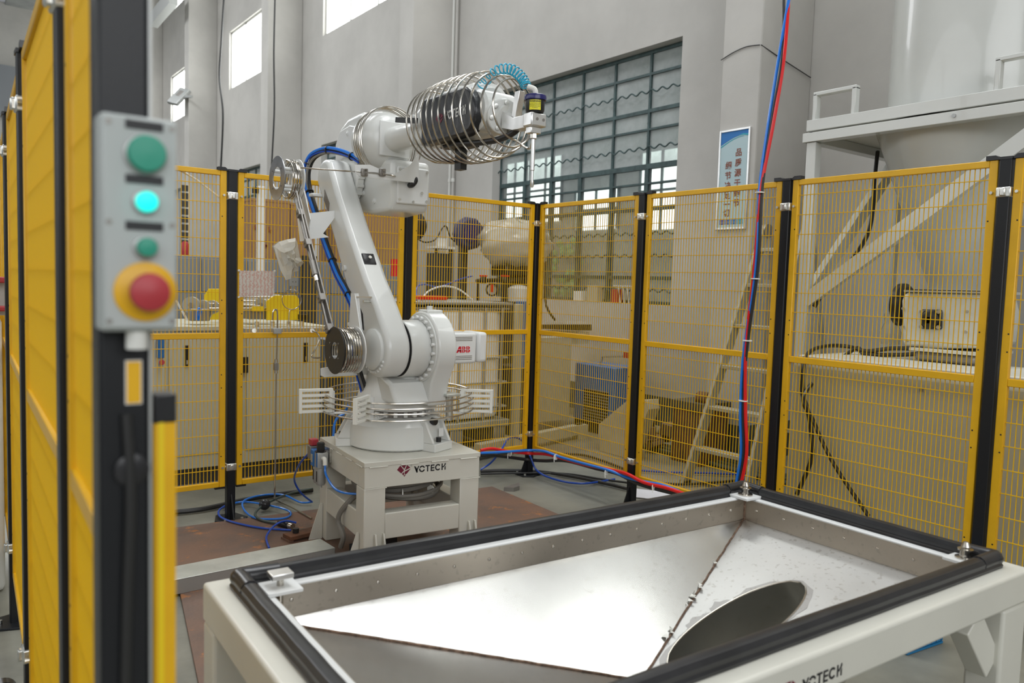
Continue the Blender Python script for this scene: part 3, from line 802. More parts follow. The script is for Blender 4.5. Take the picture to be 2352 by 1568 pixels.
sl = MB(); poly(sl, [(-.05, .47), (2.3, .47), (2.3, .52), (-.05, .52)], (fr[0] + V((0, -.0009, 0)), fr[1], fr[2], fr[3], .0003)); poly(sl, [(1.02, 0), (1.06, 0), (1.06, 1), (1.02, 1)], (fr[0] + V((0, -.0009, 0)), fr[1], fr[2], fr[3], .0003)); poly(sl, [(1.72, 0), (1.76, 0), (1.76, 1), (1.72, 1)], (fr[0] + V((0, -.0009, 0)), fr[1], fr[2], fr[3], .0003)); sl.build('lettering_gaps', 'robotlite', motor)

# lower arm (inclined), cast box with waisted sides
ad = (J3 - J2); ad.x = 0; AL = ad.length; ad.normalize(); an = V((0, -ad.z, ad.y))   # an: toward front(-Y)/up
def A(x, s, n): return V((x, J2.y, J2.z)) + ad * s + an * n
out = []
for i in range(17):   # bottom half circle
    a = math.radians(180 + 180 * i / 16); out.append((math.sin(a) * .168, math.cos(a) * -.168))
prof = []
for i in range(19):
    a = math.radians(-90 - 180 * i / 18); prof.append((.165 * math.cos(a), .165 * math.sin(a)))   # (s,n) from n=-.165 via s=-.165 to n=+.165
prof += [(.20, .155), (.42, .125), (.85, .105), (1.12, .10)]
for i in range(1, 12):
    a = math.radians(90 - 180 * i / 12); prof.append((AL + .115 * math.cos(a), .115 * math.sin(a)))
prof += [(1.1, -.10), (.85, -.105), (.45, -.12), (.2, -.15)]
arm = rb_(MB().prism([A(2.095, s, n) for s, n in prof], (0, 0, 0), (.155, 0, 0)), 'lower_arm', bevel=.028, seg=4)
# recessed pocket ring and cap at shoulder
MB().lathe([(.12, .0), (.12, .02), (.09, .035), (.0, .04)], A(2.098, 0, 0), (-1, 0, 0), 40).build('hub_cap', 'robot', arm)
MB().prism([A(2.094, s, n) for s, n in ((.16, -.05), (.22, -.085), (.34, -.075), (.36, -.03), (.25, -.01))], (-.002, 0, 0), (.01, 0, 0)).build('weight_opening', 'blk', arm)
MB().prism([A(2.094, s, n) for s, n in ((AL - .25, -.065), (AL - .13, -.075), (AL - .08, -.03), (AL - .2, -.02))], (-.002, 0, 0), (.01, 0, 0)).build('upper_opening', 'steeld', arm)
bl = MB()
for i in range(9):
    a = math.radians(200 + 12 * i); bl.cyl(A(2.085, .135 * math.sin(a) - .0, .135 * math.cos(a)), A(2.10, .135 * math.sin(a), .135 * math.cos(a)), .008, 6)
bl.build('hub_bolts', 'robotlite', arm)
for s in (.62, ): MB().cyl(A(2.08, s, -.06), A(2.098, s, -.06), .018, 12).build('boss', 'robot', arm)
# fin plates on rear side of the arm
rb_(MB().prism([A(2.12, s, n) for s, n in ((.18, -.12), (.62, -.11), (.60, -.17), (.30, -.20))], (0, 0, 0), (.09, 0, 0)), 'arm_rear_web', bevel=.01)
em = MB(); c0 = A(2.165, .56, .119)
R = Matrix((V((1, 0, 0)), ad, an)).transposed()
em.box((-.04, -.04, 0), (.04, .04, .006), R, c0)
bb = [c0 + R @ V(p) for p in ((-.036, -.036, .006), (.036, -.036, .006), (.036, .036, .006), (-.036, .036, .006), (0, 0, .022))]
em.add(bb, [(0, 1, 4), (1, 2, 4), (2, 3, 4), (3, 0, 4), (3, 2, 1, 0)])
q = em.build('rubber_bumper', 'plasticblk', arm, 'black rubber bumper', bevel=.003)
MB().lathe([(.010, .0), (.010, .005), (.004, .006)], c0 + an * .020, an, 16).build('washer', 'nylon', q)
# elbow gear
rb_(MB().lathe([(.155, 0), (.165, .01), (.165, .05), (.15, .06)], (2.25, J3.y, J3.z), (1, 0, 0), 44), 'elbow_gearbox')
for i in range(20):
    a = 2 * PI * i / 20; rb_(MB().cyl((2.262, J3.y + .168 * math.cos(a), J3.z + .168 * math.sin(a)), (2.30, J3.y + .168 * math.cos(a), J3.z + .168 * math.sin(a)), .012, 6), 'elbow_bolt')
# upper housing
hp = [(5.20, 2.44), (5.21, 2.22), (5.13, 2.05), (4.95, 1.96), (4.62, 1.915), (4.40, 1.93), (4.36, 2.00), (4.37, 2.24), (4.62, 2.27), (4.66, 2.34), (4.66, 2.53), (4.82, 2.59), (5.02, 2.58), (5.14, 2.53)]
hous = rb_(MB().prism([V((2.31, y, z)) for y, z in hp], (0, 0, 0), (.27, 0, 0)), 'elbow_housing', bevel=.03, seg=4)
MB().prism([V((2.305, y, z)) for y, z in ((5.17, 2.42), (5.17, 2.24), (5.0, 2.22), (4.80, 2.25), (4.78, 2.48), (4.95, 2.52), (5.10, 2.50))], (-.012, 0, 0), (.01, 0, 0)).build('side_cover', 'robotlite', hous, bevel=.006)
bl = MB()
for y, z in ((5.12, 2.38), (5.12, 2.27), (4.83, 2.30), (4.83, 2.45), (4.98, 2.47), (4.76, 2.06), (4.6, 2.0)): bl.lathe([(.018, 0), (.018, .008), (.009, .009), (.009, .014)], (2.296 if z > 2.2 else 2.312, y, z), (-1, 0, 0), 14)
bl.build('screws', 'robotlite', hous)
# motor pack facing -Y (below the dome) with cover plate and screws
MB().box((2.34, 4.352, 1.975), (2.56, 4.37, 2.20)).build('motor_cover', 'robotlite', hous, bevel=.01)
bl = MB()
for x, z in ((2.355, 2.18), (2.545, 2.18), (2.355, 2.0), (2.545, 2.0), (2.45, 2.19), (2.45, 1.99), (2.39, 2.13), (2.51, 2.05)): bl.cyl((x, 4.346, z), (x, 4.355, z), .009, 8)
bl.build('cover_screws', 'zinc', hous)
MB().tube(smooth([(2.42, 4.35, 2.09), (2.425, 4.32, 2.09), (2.44, 4.31, 2.12), (2.44, 4.33, 2.16)]), .016, 10).build('cable_gland', 'blk', hous)
# dome and forearm tube
ZA = 2.372
rb_(MB().lathe([(.185, 0), (.190, .02), (.190, .09), (.178, .15), (.150, .20), (.11, .225), (.06, .23)], (BX, 4.68, ZA), (0, -1, 0), 48), 'forearm_dome')
fl_ = MB(); fl_.box((BX - .105, 4.440, ZA - .105), (BX + .105, 4.452, ZA + .105)); rb_(fl_, 'tube_flange', 'robotlite', bevel=.004)
rb_(MB().cyl((BX, 4.46, ZA), (BX, 4.05, ZA), .076, 40), 'forearm_tube')
rb_(MB().box((BX - .085, 4.075, ZA - .085), (BX + .085, 4.105, ZA + .085)), 'tube_end_flange', 'robotlite', bevel=.004)
# wrist housing
WX = BX
wh = MB()
wp = [(4.08, 2.285), (4.08, 2.47), (4.0, 2.50), (3.80, 2.535), (3.62, 2.55), (3.55, 2.50), (3.53, 2.42), (3.55, 2.30), (3.60, 2.245), (3.85, 2.255)]
wrist = rb_(MB().prism([V((WX - .080, y, z)) for y, z in wp], (0, 0, 0), (.18, 0, 0)), 'wrist_housing', bevel=.03, seg=4)
bc_ = [(aX(x, y, WX - .150).y, aX(x, y, WX - .150).z) for x, y in ((967, 229), (1020, 213), (1068, 198), (1080, 208), (1088, 226), (1092, 252), (1088, 276), (1077, 298), (1063, 309), (1015, 322), (966, 335))]
bcov = rb_(MB().prism([V((WX - .150, y, z)) for y, z in bc_], (0, 0, 0), (.072, 0, 0)), 'side_cover', 'blackgloss', bevel=.012, seg=3, label='dark textured cover with company lettering')
CX = WX - .150; lo_ = aX(1022, 277, CX - .0012); wordmark(lo_, (0, -.80, .02), (0, 0, 1), (-1, 0, 0), .046).build('logo_lettering', 'whiteprint', bcov, 'silver white company lettering')
gem((CX - .0012, aX(1001, 285, CX).y, lo_.z - .012), (0, -1, 0), (0, 0, 1), (-1, 0, 0), .055).build('logo_emblem', 'maroon', bcov)
MB().bar((WX - .157, 4.14, 2.425), (WX - .157, 3.90, 2.385), .012, .03).build('strap', 'blk', bcov)
# wrist head
rb_(MB().lathe([(.135, 0), (.146, .02), (.146, .09), (.132, .14), (.10, .165)], (WX, 3.56, 2.40), (0, -1, 0), 40), 'wrist_ring')
rb_(MB().lathe([(.09, 0), (.105, .012), (.105, .20), (.09, .212)], (WX - .106, 3.40, 2.375), (1, 0, 0), 36), 'wrist_joint')
rb_(MB().cyl((WX, 3.40, 2.36), (WX + .012, 3.27, 2.325), .085, 32, .075), 'wrist_neck')
FD = V((-.30, -1, -.14)).normalized(); FO = V((WX - .01, 3.290, 2.338))
rb_(MB().lathe([(.083, 0), (.088, .004), (.088, .022), (.083, .026)], FO, FD, 40), 'tool_flange')
fu = FD.orthogonal().normalized(); fw_ = FD.cross(fu)
for i in range(7):
    a = 2 * PI * i / 7 + .3; p = FO + (fu * math.cos(a) + fw_ * math.sin(a)) * .068 + FD * .024; rb_(MB().lathe([(.012, 0), (.012, .012), (.006, .0125)], p, FD, 12), 'flange_screw', 'zinc')
# tool: machined bracket, block, nozzle and pot
TX, TY, TZ = 2.36, 3.04, 2.275
tb = MB()
tb.prism([V(p) for p in ((TX - .032, 3.262, 2.36), (TX - .032, 3.262, 2.275), (TX - .032, 3.17, 2.252), (TX - .032, 3.06, 2.252), (TX - .032, 3.06, 2.312), (TX - .032, 3.17, 2.312))], (0, 0, 0), (.06, 0, 0))
tl = rb_(tb, 'tool_bracket', 'alu', bevel=.002)
MB().box((TX - .045, 3.00, 2.252), (TX + .045, 3.07, 2.315)).build('block', 'alu', tl, bevel=.006)
bl = MB()
for x in (TX - .012, TX + .026): bl.cyl((x, 2.998, 2.285), (x, 3.002, 2.285), .0075, 12)
bl.build('screw_holes', 'steeld', tl)
MB().prism([V(p) for p in ((TX - .02, 3.20, 2.31), (TX - .02, 3.165, 2.31), (TX - .02, 3.135, 2.44), (TX - .02, 3.175, 2.44))], (0, 0, 0), (.035, 0, 0)).build('upright_plate', 'alu', tl, bevel=.002)
MB().box((TX - .03, 3.02, 2.222), (TX + .03, 3.065, 2.253)).build('adapter', 'alu', tl, bevel=.003)
MB().lathe([(.017, 0), (.017, .022), (.012, .026)], (TX, TY, 2.222), (0, 0, -1), 6).build('hex_nut', 'steel', tl)
MB().lathe([(.010, 0), (.010, .150), (.006, .153), (.006, .200), (.009, .203), (.009, .226), (.006, .232)], (TX, TY, 2.20), (0, 0, -1), 20).build('nozzle', 'alu', tl)
pot = MB().lathe([(.040, 0), (.045, .012), (.046, .062)], (TX, TY - .005, 2.317), (0, 0, 1), 32).build('lubricator_pot', 'plasticblk', tl, 'black pot')
MB().lathe([(.053, 0), (.054, .012), (.052, .022), (.044, .026)], (TX, TY - .005, 2.377), (0, 0, 1), 36).build('pot_lid', 'navy', pot, 'dark blue lid')
lb = MB(); pc = V((TX, TY - .005, 0)); dcam = (V((0, 0, 0)) - pc); a0 = math.atan2(dcam.y, dcam.x)
n = 10; vs = []; fs = []
for i in range(n + 1):
    a = a0 - .62 + 1.24 * i / n
    for z in (2.326, 2.372): vs.append(V((pc.x + .0462 * math.cos(a), pc.y + .0462 * math.sin(a), z)))
for i in range(n): fs.append((2 * i, 2 * i + 2, 2 * i + 3, 2 * i + 1))
lab = lb.add(vs, fs).build('warning_label', 'label', pot, 'yellow warning label')
def curved_text(txt, size, zc, arcw, parent, m='ink', off=0.0):
    o_ = text_mesh(txt, size, (0, 0, 0), (1, 0, 0), (0, 1, 0), parent, m, offset=off, align='CENTER', name='warning_text')
    for v in o_.data.vertices:
        x, y = v.co.x, v.co.y; a = a0 + x / .0467
        v.co = V((pc.x + .0467 * math.cos(a), pc.y + .0467 * math.sin(a), zc + y))
    return o_
curved_text('WARNING', .0115, 2.3615, 1, lab, off=.0004)
for i in range(4): curved_text(['CONTAINS SPRING LOADED', 'COMPONENTS WHICH CAN', 'CAUSE SEVERE INJURY', 'IF OPENED'][i], .0054, 2.3535 - i * .0068, 1, lab)
MB().tube(smooth([(TX + .005, TY, 2.40), (TX, TY + .002, 2.43), (TX - .02, TY + .03, 2.445)]), .013, 10).build('pot_connector', 'nylon', pot)
# coiled cyan air hose
ctrl = smooth([(2.30, 3.42, 2.50), (2.31, 3.30, 2.555), (2.33, 3.20, 2.55), (2.345, 3.13, 2.50), (2.35, 3.10, 2.455)], 20)
sp = []
for i, p in enumerate(ctrl):
    tt = ctrl[min(i + 1, len(ctrl) - 1)] - ctrl[max(i - 1, 0)]; tt.normalize(); u1 = V((1, 0, 0)); u1 = (u1 - tt * u1.dot(tt)).normalized(); u2 = tt.cross(u1)
    for k in range(5):
        a = 2 * PI * (i * 5 + k) / 26.0; q0 = p.lerp(ctrl[min(i + 1, len(ctrl) - 1)], k / 5)
        sp.append(q0 + (u1 * math.cos(a) + u2 * math.sin(a)) * .024)
rb_(MB().tube(sp, .0035, 6), 'spiral_air_hose', 'cyan', label='cyan spiral air hose')
rb_(MB().tube(smooth([(2.28, 3.62, 2.235), (2.30, 3.45, 2.22), (2.34, 3.30, 2.225), (2.36, 3.20, 2.25), (2.37, 3.16, 2.28)]), .016, 10), 'under_cable', 'blk')
rb_(MB().box((2.335, 3.64, 2.11), (2.375, 3.70, 2.26)), 'under_bracket', 'blk')
rb_(MB().box((2.28, 3.56, 2.225), (2.40, 3.76, 2.245)), 'under_bracket_plate', 'blk')

# steel tube coil around the wrist
rr = .0046
path = []
T = 12.6
for i in range(int(T * 36) + 1):
    t_ = i / (T * 36); a = 2 * PI * T * t_ + 1.0
    Y = 3.98 - .80 * t_
    rad = .198 + .030 * math.sin(min(1, t_ * 1.35) * PI * .75) - .075 * max(0, (t_ - .72) / .28) ** 1.3
    cz = ZA + .01 - .012 * t_ * 4 * (1 if t_ > .5 else t_ * 2) * .6
    path.append(V((BX + .0 + rad * math.cos(a), Y + .02 * math.cos(a), cz + rad * math.sin(a))))
path += smooth([path[-1], V((TX + .05, TY + .10, 2.17)), V((TX + .01, TY + .02, 2.195))], 8)[1:]
rb_(MB().tube(path, rr + .0008, 8), 'wrist_tube_coil', 'steel', label='large open coil of stainless tube around the wrist')
# coil around the dome
path = helix((BX, 4.60, ZA - .01), (0, -1, 0), (0, 0, -1), .212, .216, .13, 5, 40)
rb_(MB().tube(path, rr, 6), 'elbow_tube_coil', 'steel', label='close coil of stainless tube around the elbow')
# flat bracket plate in front of elbow
PY = 4.30
q = [aY(x, y, PY) for x, y in ((815, 378), (850, 378), (868, 386), (905, 400), (942, 380), (962, 352), (962, 412), (957, 420), (830, 406), (816, 397))]
brk = rb_(MB().prism(q, (0, 0, 0), (0, .006, 0)), 'bracket_plate', 'robotlite')
for px in (835, 876):
    c_ = aY(px, 396, PY); k = MB().bc(c_ + V((0, -.012, 0)), (.038, .022, .045)); kk = k.build('tube_clamp', 'steeld', brk, bevel=.004)
    for s in (-.011, .011): MB().cyl(c_ + V((0, -.023, s)), c_ + V((0, -.03, s)), .007, 8).build('bolt', 'steel', kk)
tubep = smooth([aY(690, 385, 4.55), aY(730, 388, 4.48), aY(800, 393, 4.32), aY(870, 398, PY - .014), aY(905, 404, PY - .02), (BX + .02, 4.44, ZA - .222)])
rb_(MB().tube(tubep, rr, 6), 'link_tube', 'steel')

# spools of tube beside shoulder and elbow, coaxial with the joints
def spool(nm, X0, J, r_disc, r_hole, m_disc, X1, turns, rc, plate_pts, lab):
    s = rb_(MB().lathe([(r_disc, 0), (r_disc, .005), (r_hole, .005), (r_hole, 0)], (X0, J.y, J.z), (1, 0, 0), 56, closed=True), nm, m_disc, label=lab)
    MB().lathe([(rc + .012, 0), (rc + .012, .006), (r_hole + .02, .006), (r_hole + .02, 0)], (X1, J.y, J.z), (1, 0, 0), 48, closed=True).build('rear_disc', 'robotlite', s)
    for a in (.6, 2.5, 3.75, 5.6):
        y, z = (r_hole + .022) * math.cos(a), (r_hole + .022) * math.sin(a)
        MB().cyl((X0 + .004, J.y + y, J.z + z), (X1, J.y + y, J.z + z), .011, 12).build('spacer', 'robotlite', s)
        MB().cyl((X0 - .004, J.y + y, J.z + z), (X0, J.y + y, J.z + z), .005, 8).build('screw', 'steeld', s)
    cs0 = .060 if turns == 4 else .012
    rb_(MB().tube(helix((X0 + cs0, J.y, J.z), (1, 0, 0), (0, 0, 1), rc, rc, X1 - X0 - cs0 - .008, turns, 36), rr + .0012, 6), nm + '_coil', 'steel')
    return s
J2s = V((0, 4.14, 1.098)); J3s = V((0, 4.90, 2.115))
spool('lower_spool', 1.848, J2s, .133, .048, 'plasticblk', 1.975, 7, .122, None, 'black ring disc of the lower tube spool')
spool('upper_spool', 1.785, J3s, .137, .070, 'discsteel', 1.915, 4, .118, None, 'bare metal ring disc of the upper tube spool')
# spool brackets (folded white plates)
def pl3(pts, th, nm, m='robotlite'):
    return rb_(MB().prism(pts, (0, 0, 0), th), nm, m)
pl3([V((1.925, y, z)) for y, z in ((4.83, 2.09), (4.97, 2.05), (4.86, 1.73), (4.76, 1.73), (4.70, 1.86))], (.006, 0, 0), 'spool_bracket')
pl3([V((x, 4.72, z)) for x, z in ((1.93, 1.90), (2.10, 1.93), (2.10, 1.89), (2.02, 1.78), (2.06, 1.76), (1.93, 1.74))], (0, .006, 0), 'spool_bracket_arm')
pl3([V((1.98, y, z)) for y, z in ((4.08, 1.19), (4.24, 1.19), (4.22, 1.42), (4.17, 1.42))], (.006, 0, 0), 'spool_bracket')
pl3([V((x, 4.19, z)) for x, z in ((1.985, 1.20), (2.00, 1.42), (2.015, 1.42), (2.045, 1.20))], (0, .006, 0), 'spool_bracket_web')
rb_(MB().bar((1.99, 4.19, 1.40), (2.10, 4.20, 1.40), .02, .008), 'bracket_finger', 'alu')
rb_(MB().cyl((2.05, 4.2, 1.375), (2.12, 4.2, 1.375), .008, 10), 'bracket_bolt', 'zinc')
pl3([aY(x, y, 4.36) for x, y in ((737, 862), (737, 846), (845, 826), (880, 826), (880, 858), (745, 866))], (0, .006, 0), 'rear_bracket_plate', 'robotlite')
# channel bar that carries the link between spools
P1 = V((1.89, 4.80, 1.985)); P2 = V((1.875, 4.245, 1.215))
dv = (P2 - P1).normalized()
ch = rb_(MB().bar(P1, P2, .008, .050, up=(0, 1, 0)), 'link_channel', 'steeld')
MB().bar(P1 + V((-.012, .02, .012)), P2 + V((-.012, .02, .012)), .024, .005, up=(0, 1, 0)).build('channel_flange', 'steeld', ch)
MB().tube([P1 + V((-.02, -.012, .05)), P2 + V((-.02, -.012, -.02))], rr + .001, 6).build('link_tube', 'steeld', ch)
for f_ in (.12, .36, .78, 1.0):
    c_ = P1.lerp(P2, f_) + V((-.020, -.01, 0)); kk = MB().bc(c_, (.034, .045, .046), Matrix.Rotation(math.radians(-35), 3, 'X')).build('tube_clamp', 'steeld', ch, bevel=.003)
    MB().cyl(c_ + V((-.018, 0, 0)), c_ + V((-.024, 0, 0)), .007, 8).build('bolt', 'steel', kk)
c_ = P1.lerp(P2, .56) + V((-.02, -.012, 0))
MB().cyl(c_ - dv * .055, c_ + dv * .045, .018, 8).build('swivel_fitting', 'steeld', ch)
MB().cyl(c_ + dv * .045, c_ + dv * .085, .012, 6).build('fitting_nut', 'steel', ch)

# hose bundle along the arm
def pathYX(pts): return [aX(p[0], p[1], p[2]) for p in pts]
hb = [(828, 372, 2.22), (805, 358, 2.20), (775, 347, 2.17), (745, 344, 2.14), (715, 357, 2.10), (702, 385, 2.08), (703, 420, 2.08), (714, 460, 2.08), (727, 500, 2.08), (741, 545, 2.08), (757, 590, 2.08), (775, 635, 2.08), (797, 675, 2.08), (812, 710, 2.08), (817, 750, 2.07), (812, 790, 2.06), (815, 830, 2.08), (828, 875, 2.12), (836, 905, 2.15)]
base_p = smooth(pathYX(hb), 6)
for off, r_, m_, nm in (((0, .012, .012), .0105, 'blue', 'air_hose'), ((.012, -.014, .002), .010, 'blk', 'hose'), ((.026, -.006, -.012), .009, 'blk', 'hose'), ((.005, -.012, -.020), .008, 'greycable', 'hose'), ((-.006, .012, -.010), .006, 'bluedk', 'air_hose')):
    rb_(MB().tube([p + V(off) + V((0, .004 * math.sin(i * .12 + r_ * 900), .004 * math.cos(i * .1))) for i, p in enumerate(base_p)], r_, 8), nm, m_)
for i in range(6, len(base_p) - 4, 11):
    d = (base_p[i + 1] - base_p[i - 1]).normalized()
    rb_(MB().lathe([(.028, -.0035), (.028, .0035)], base_p[i] + V((.01, -.002, -.002)), d, 12), 'cable_tie', 'blk')
for (px, py) in ((722, 448), (812, 745)):
    c_ = aX(px, py, 2.06); rb_(MB().bc(c_ + V((.02, 0, 0)), (.09, .07, .02)), 'hose_clamp', 'robotlite', bevel=.004)

# big ring of tube around the base, in nylon combs
rg = rb
for k in range(4):
    z = ZB + .325 - k * .030 - (.008 if k == 3 else 0)
    R_ = .468 - (.0 if k else .012)
    pts = [V((BX + .01 + R_ * math.cos(a), BY + R_ * math.sin(a), z + .012 * math.sin(a * 1 + 1.1))) for a in [2 * PI * i / 96 for i in range(96)]]
    rb_(MB().tube(pts, rr + .0004, 6, closed=True), 'base_tube_ring', 'steel')
def comb(ang, rin, rout, tilt):
    d = V((math.cos(ang), math.sin(ang), 0)); n = V((-math.sin(ang), math.cos(ang), 0)); o = V((BX, BY, 0))
    zc = ZB + .27; m = MB(); R = Matrix((d, n, V((0, 0, 1)))).transposed()
    m.box((rin, -.012, zc - .062), (rin + .022, .012, zc + .085), R, o); m.box((rout - .018, -.012, zc - .062), (rout, .012, zc + .085), R, o)
    for k in range(5): m.box((rin + .022, -.012, zc - .060 + k * .032), (rout - .018, .012, zc - .060 + k * .032 + (.016)), R, o)
    q = rb_(m, 'nylon_comb', 'nylon', bevel=.0015)
    bb_ = MB(); bb_.box((.22, -.03, ZB + .20), (rin + .03, .03, ZB + .206), R, o); bb_.box((rin - .005, -.03, ZB + .20), (rin + .001, .03, zc + .07), R, o)
    bb_.build('comb_arm', 'white', q)
    for r_ in (.27, .30): MB().cyl(o + d * r_ + V((0, 0, ZB + .206)), o + d * r_ + V((0, 0, ZB + .212)), .008, 8).build('bolt', 'zinc', q)
for a, ri, ro in ((168, .40, .60), (218, .40, .58), (-38, .40, .60), (55, .40, .60)): comb(math.radians(a), ri, ro, 0)
rb_(MB().cyl((2.545, 4.02, ZB + .18), (2.545, 4.02, ZB + .33), .022, 12), 'spring_buffer', 'zinc')
rb_(MB().box((2.50, 3.98, ZB + .33), (2.60, 4.06, ZB + .345)), 'buffer_bracket', 'galv', bevel=.003)
rb_(MB().box((2.515, 4.048, .87), (2.527, 4.10, .97)), 'bracket_slot', 'blk', bevel=.01)
rb_(MB().prism([V((BX + .13 + i * .032, BY - .296, ZB + .08 + j * .05)) for i, j in ((0, 0), (1, 0), (1, 1), (0, 1))], (0, 0, 0), (0, -.003, 0)), 'rating_sticker', 'white')

# filter regulator hung on the pedestal
fr_ = thing('filter_regulator', 'compressed air filter regulator with red valve and black knob on the pedestal side', 'air regulator', W((-.06, .65, .4)))
def FR(x, y, z): return W((x, y, z))
def frb(lo, hi, nm, m, bev=.003, parent=None):
    pts = MB(); R = Matrix.Rotation(math.radians(-5.5), 3, 'Z'); pts.box(lo, hi, R, PED.location); return pts.build(nm, m, parent or fr_, bevel=bev)
qa = frb((-.085, .57, .335), (-.015, .635, .435), 'filter_body', 'galvd', .006); frb((-.0865, .574, .345), (-.070, .600, .430), 'name_plate', 'bluebox', .001, qa)
qb = frb((-.090, .64, .335), (-.025, .70, .440), 'regulator_body', 'bluebox', .006); frb((-.092, .655, .36), (-.088, .69, .41), 'gauge_plate', 'galvd', .001, qb)
frb((-.09, .705, .37), (-.03, .765, .45), 'valve_body', 'steeld')
MB().lathe([(.022, 0), (.024, .004), (.024, .052), (.019, .058)], FR(-.055, .605, .437), (0, 0, 1), 20).build('adjusting_knob', 'blk', fr_, 'black adjusting knob')
MB().lathe([(.034, 0), (.034, .007)], FR(-.055, .605, .432), (0, 0, 1), 20).build('knob_ring', 'blk', fr_)
MB().box((-.024, -.026, 0), (.024, .026, .042), None, FR(-.06, .735, .452)).build('shutoff_valve', 'ered', fr_, 'red shut-off valve', bevel=.006)
for y in (.602, .668):
    q = MB().lathe([(.029, 0), (.029, -.095), (.022, -.108), (.008, -.112), (.008, -.124)], FR(-.052, y, .336), (0, 0, 1), 20).build('bowl', 'galvd', fr_)
    MB().box((-.030, -.006, -.085), (-.027, .006, -.02), None, FR(-.052, y, .336)).build('sight_glass', 'ink', q)
MB().tube(smooth([FR(-.05, .57, .40), FR(-.05, .54, .40), FR(-.05, .532, .365)]), .013, 12).build('elbow_fitting', 'nylon', fr_)
MB().box((-.015, -.05, -.06), (-.001, .05, .03), None, FR(.0, .62, .43)).build('mounting_bracket', 'zinc', fr_)
def hose(name, pts, r, m, label, cat='hose', k=8, group=None, n=8):
    return tag(MB().tube(smooth(pts, k), r, n).build(name, m), label, cat, group)
hose('air_hose', [SCL(p) for p in (FR(-.05, .532, .365), FR(-.05, .51, .31), FR(-.035, .40, .255), FR(.0, .30, .245), FR(.08, .22, .25))], .0062, 'blue', 'short blue air hose from the regulator into the pedestal opening')
hose('air_hose', [SCL(FR(-.075, .765, .40)), aZ(688, 1066, .40), aZ(676, 1100, .22), aZ(690, 1130, .12), aZ(716, 1152, .03)], .0062, 'bluedk', 'blue air hose drooping from the regulator to the floor')
# robot, pedestal and what hangs on them: scaled about the camera, standing on the floor plate
def descend(o):
    out = []
    for ch in bpy.data.objects:
        if ch.parent == o: out.append(ch); out += descend(ch)
    return out
done_me = set()
for root in (rb, cb, fr_):
    L0 = root.location.copy(); root.location = SCL(L0)
    T = Matrix.Translation(NB) @ Matrix.Scale(KS, 4) @ Matrix.Translation(-OB)
    for o in descend(root):
        if o.type != 'MESH': continue
        if o.data.name not in done_me: o.data.transform(T); done_me.add(o.data.name)
        o.location = o.location * KS
        if o.parent == root: o.matrix_parent_inverse = Matrix.Translation(-root.location)
        for md in o.modifiers:
            if md.type == 'BEVEL': md.width *= KS
PED.location = SCL(PED.location)
for o in descend(PED):
    if o.data.name not in done_me: o.data.transform(Matrix.Scale(KS, 4)); done_me.add(o.data.name)
    for md in o.modifiers:
        if md.type == 'BEVEL': md.width *= KS

# =============================================================== HOPPER TABLE
HT = .705
TB = thing('hopper_table', 'cream steel frame table with a sunken stainless hopper and black rubber seal', 'hopper table', (.568, 2.070, 0), local=True, rotz=math.radians(-2.2))
TLn, TW = 2.112, 1.085     # along x ; towards camera = -y
def T_(x, y, z): return (x, -y, z)
def tbox(x0, y0, z0, x1, y1, z1, nm, m='cream', bev=.004, seg=2, label=None):
    return MB().box((x0, -y1, z0), (x1, -y0, z1)).build(nm, m, TB, label, bevel=bev, seg=seg)
bw = .105
fm = MB(); vv = []
for z in (HT - .10, HT):
    for i_ in (0, bw): vv += [T_(i_, i_, z), T_(TLn - i_, i_, z), T_(TLn - i_, TW - i_, z), T_(i_, TW - i_, z)]
ff = []
for k in range(4):
    j = (k + 1) % 4
    ff += [(k, j, 8 + j, 8 + k), (4 + k, 4 + j, 12 + j, 12 + k), (8 + k, 8 + j, 12 + j, 12 + k), (k, j, 4 + j, 4 + k)]
fm.add(vv, ff); fm.build('top_frame', 'cream', TB, bevel=.010, seg=3)
for x0, y0 in ((0.002, 0.002), (TLn - bw - .045, .002), (.002, TW - bw), (TLn - bw - .045, TW - bw)):
    tbox(x0, y0, .0, x0 + bw - .004 + (.041 if x0 > 1 else 0), y0 + bw - .004, HT - .101, 'leg', bev=.010, seg=3)
# diagonal knee braces
for x0, y0, sx, sy in ((TLn - bw - .048, TW - bw / 2, -1, 0), (bw + .006, TW - bw / 2, 1, 0), (TLn - bw / 2, TW - bw - .006, 0, -1), (TLn - bw - .048, bw / 2, -1, 0), (bw + .006, bw / 2, 1, 0)):
    a = V(T_(x0, y0, HT - .27)); b_ = V(T_(x0 + sx * .13, y0 + sy * .13, HT - .112))
    MB().bar(a, b_, .09, .06, up=(0, 1, 0) if sx else (1, 0, 0)).build('knee_brace', 'cream', TB, bevel=.004)
# rubber bulb seal
ins = .052; sw = .036
def seal_path(off, z): return [(off, off, z), (TLn - off, off, z), (TLn - off, TW - off, z), (off, TW - off, z)]
def sealrun(p, q, nm='seal'):
    p = V(p); q = V(q); d = (q - p).normalized(); r = d.cross(V((0, 0, 1)))
    prof = [(-.024, 0), (-.026, .008), (-.021, .014), (-.022, .026), (-.014, .037), (0, .041), (.014, .037), (.022, .026), (.020, .014), (.024, .008), (.024, 0)]
    mb = MB(); vs = []; N = 24
    for i in range(N + 1):
        c_ = p + (q - p) * (i / N); wob = .0004 * math.sin(i * 1.9 + p.x * 7)
        for a, h in prof: vs.append(c_ + r * (a + wob) + V((0, 0, h + .0003 * math.sin(i * 1.3))))
    k = len(prof); fs = [tuple(range(k)), tuple(range(N * k, N * k + k))]
    for i in range(N):
        for j in range(k): fs.append((i * k + j, i * k + (j + 1) % k, (i + 1) * k + (j + 1) % k, (i + 1) * k + j))
    mb.add(vs, fs); return mb.build(nm, 'rubber', TB)
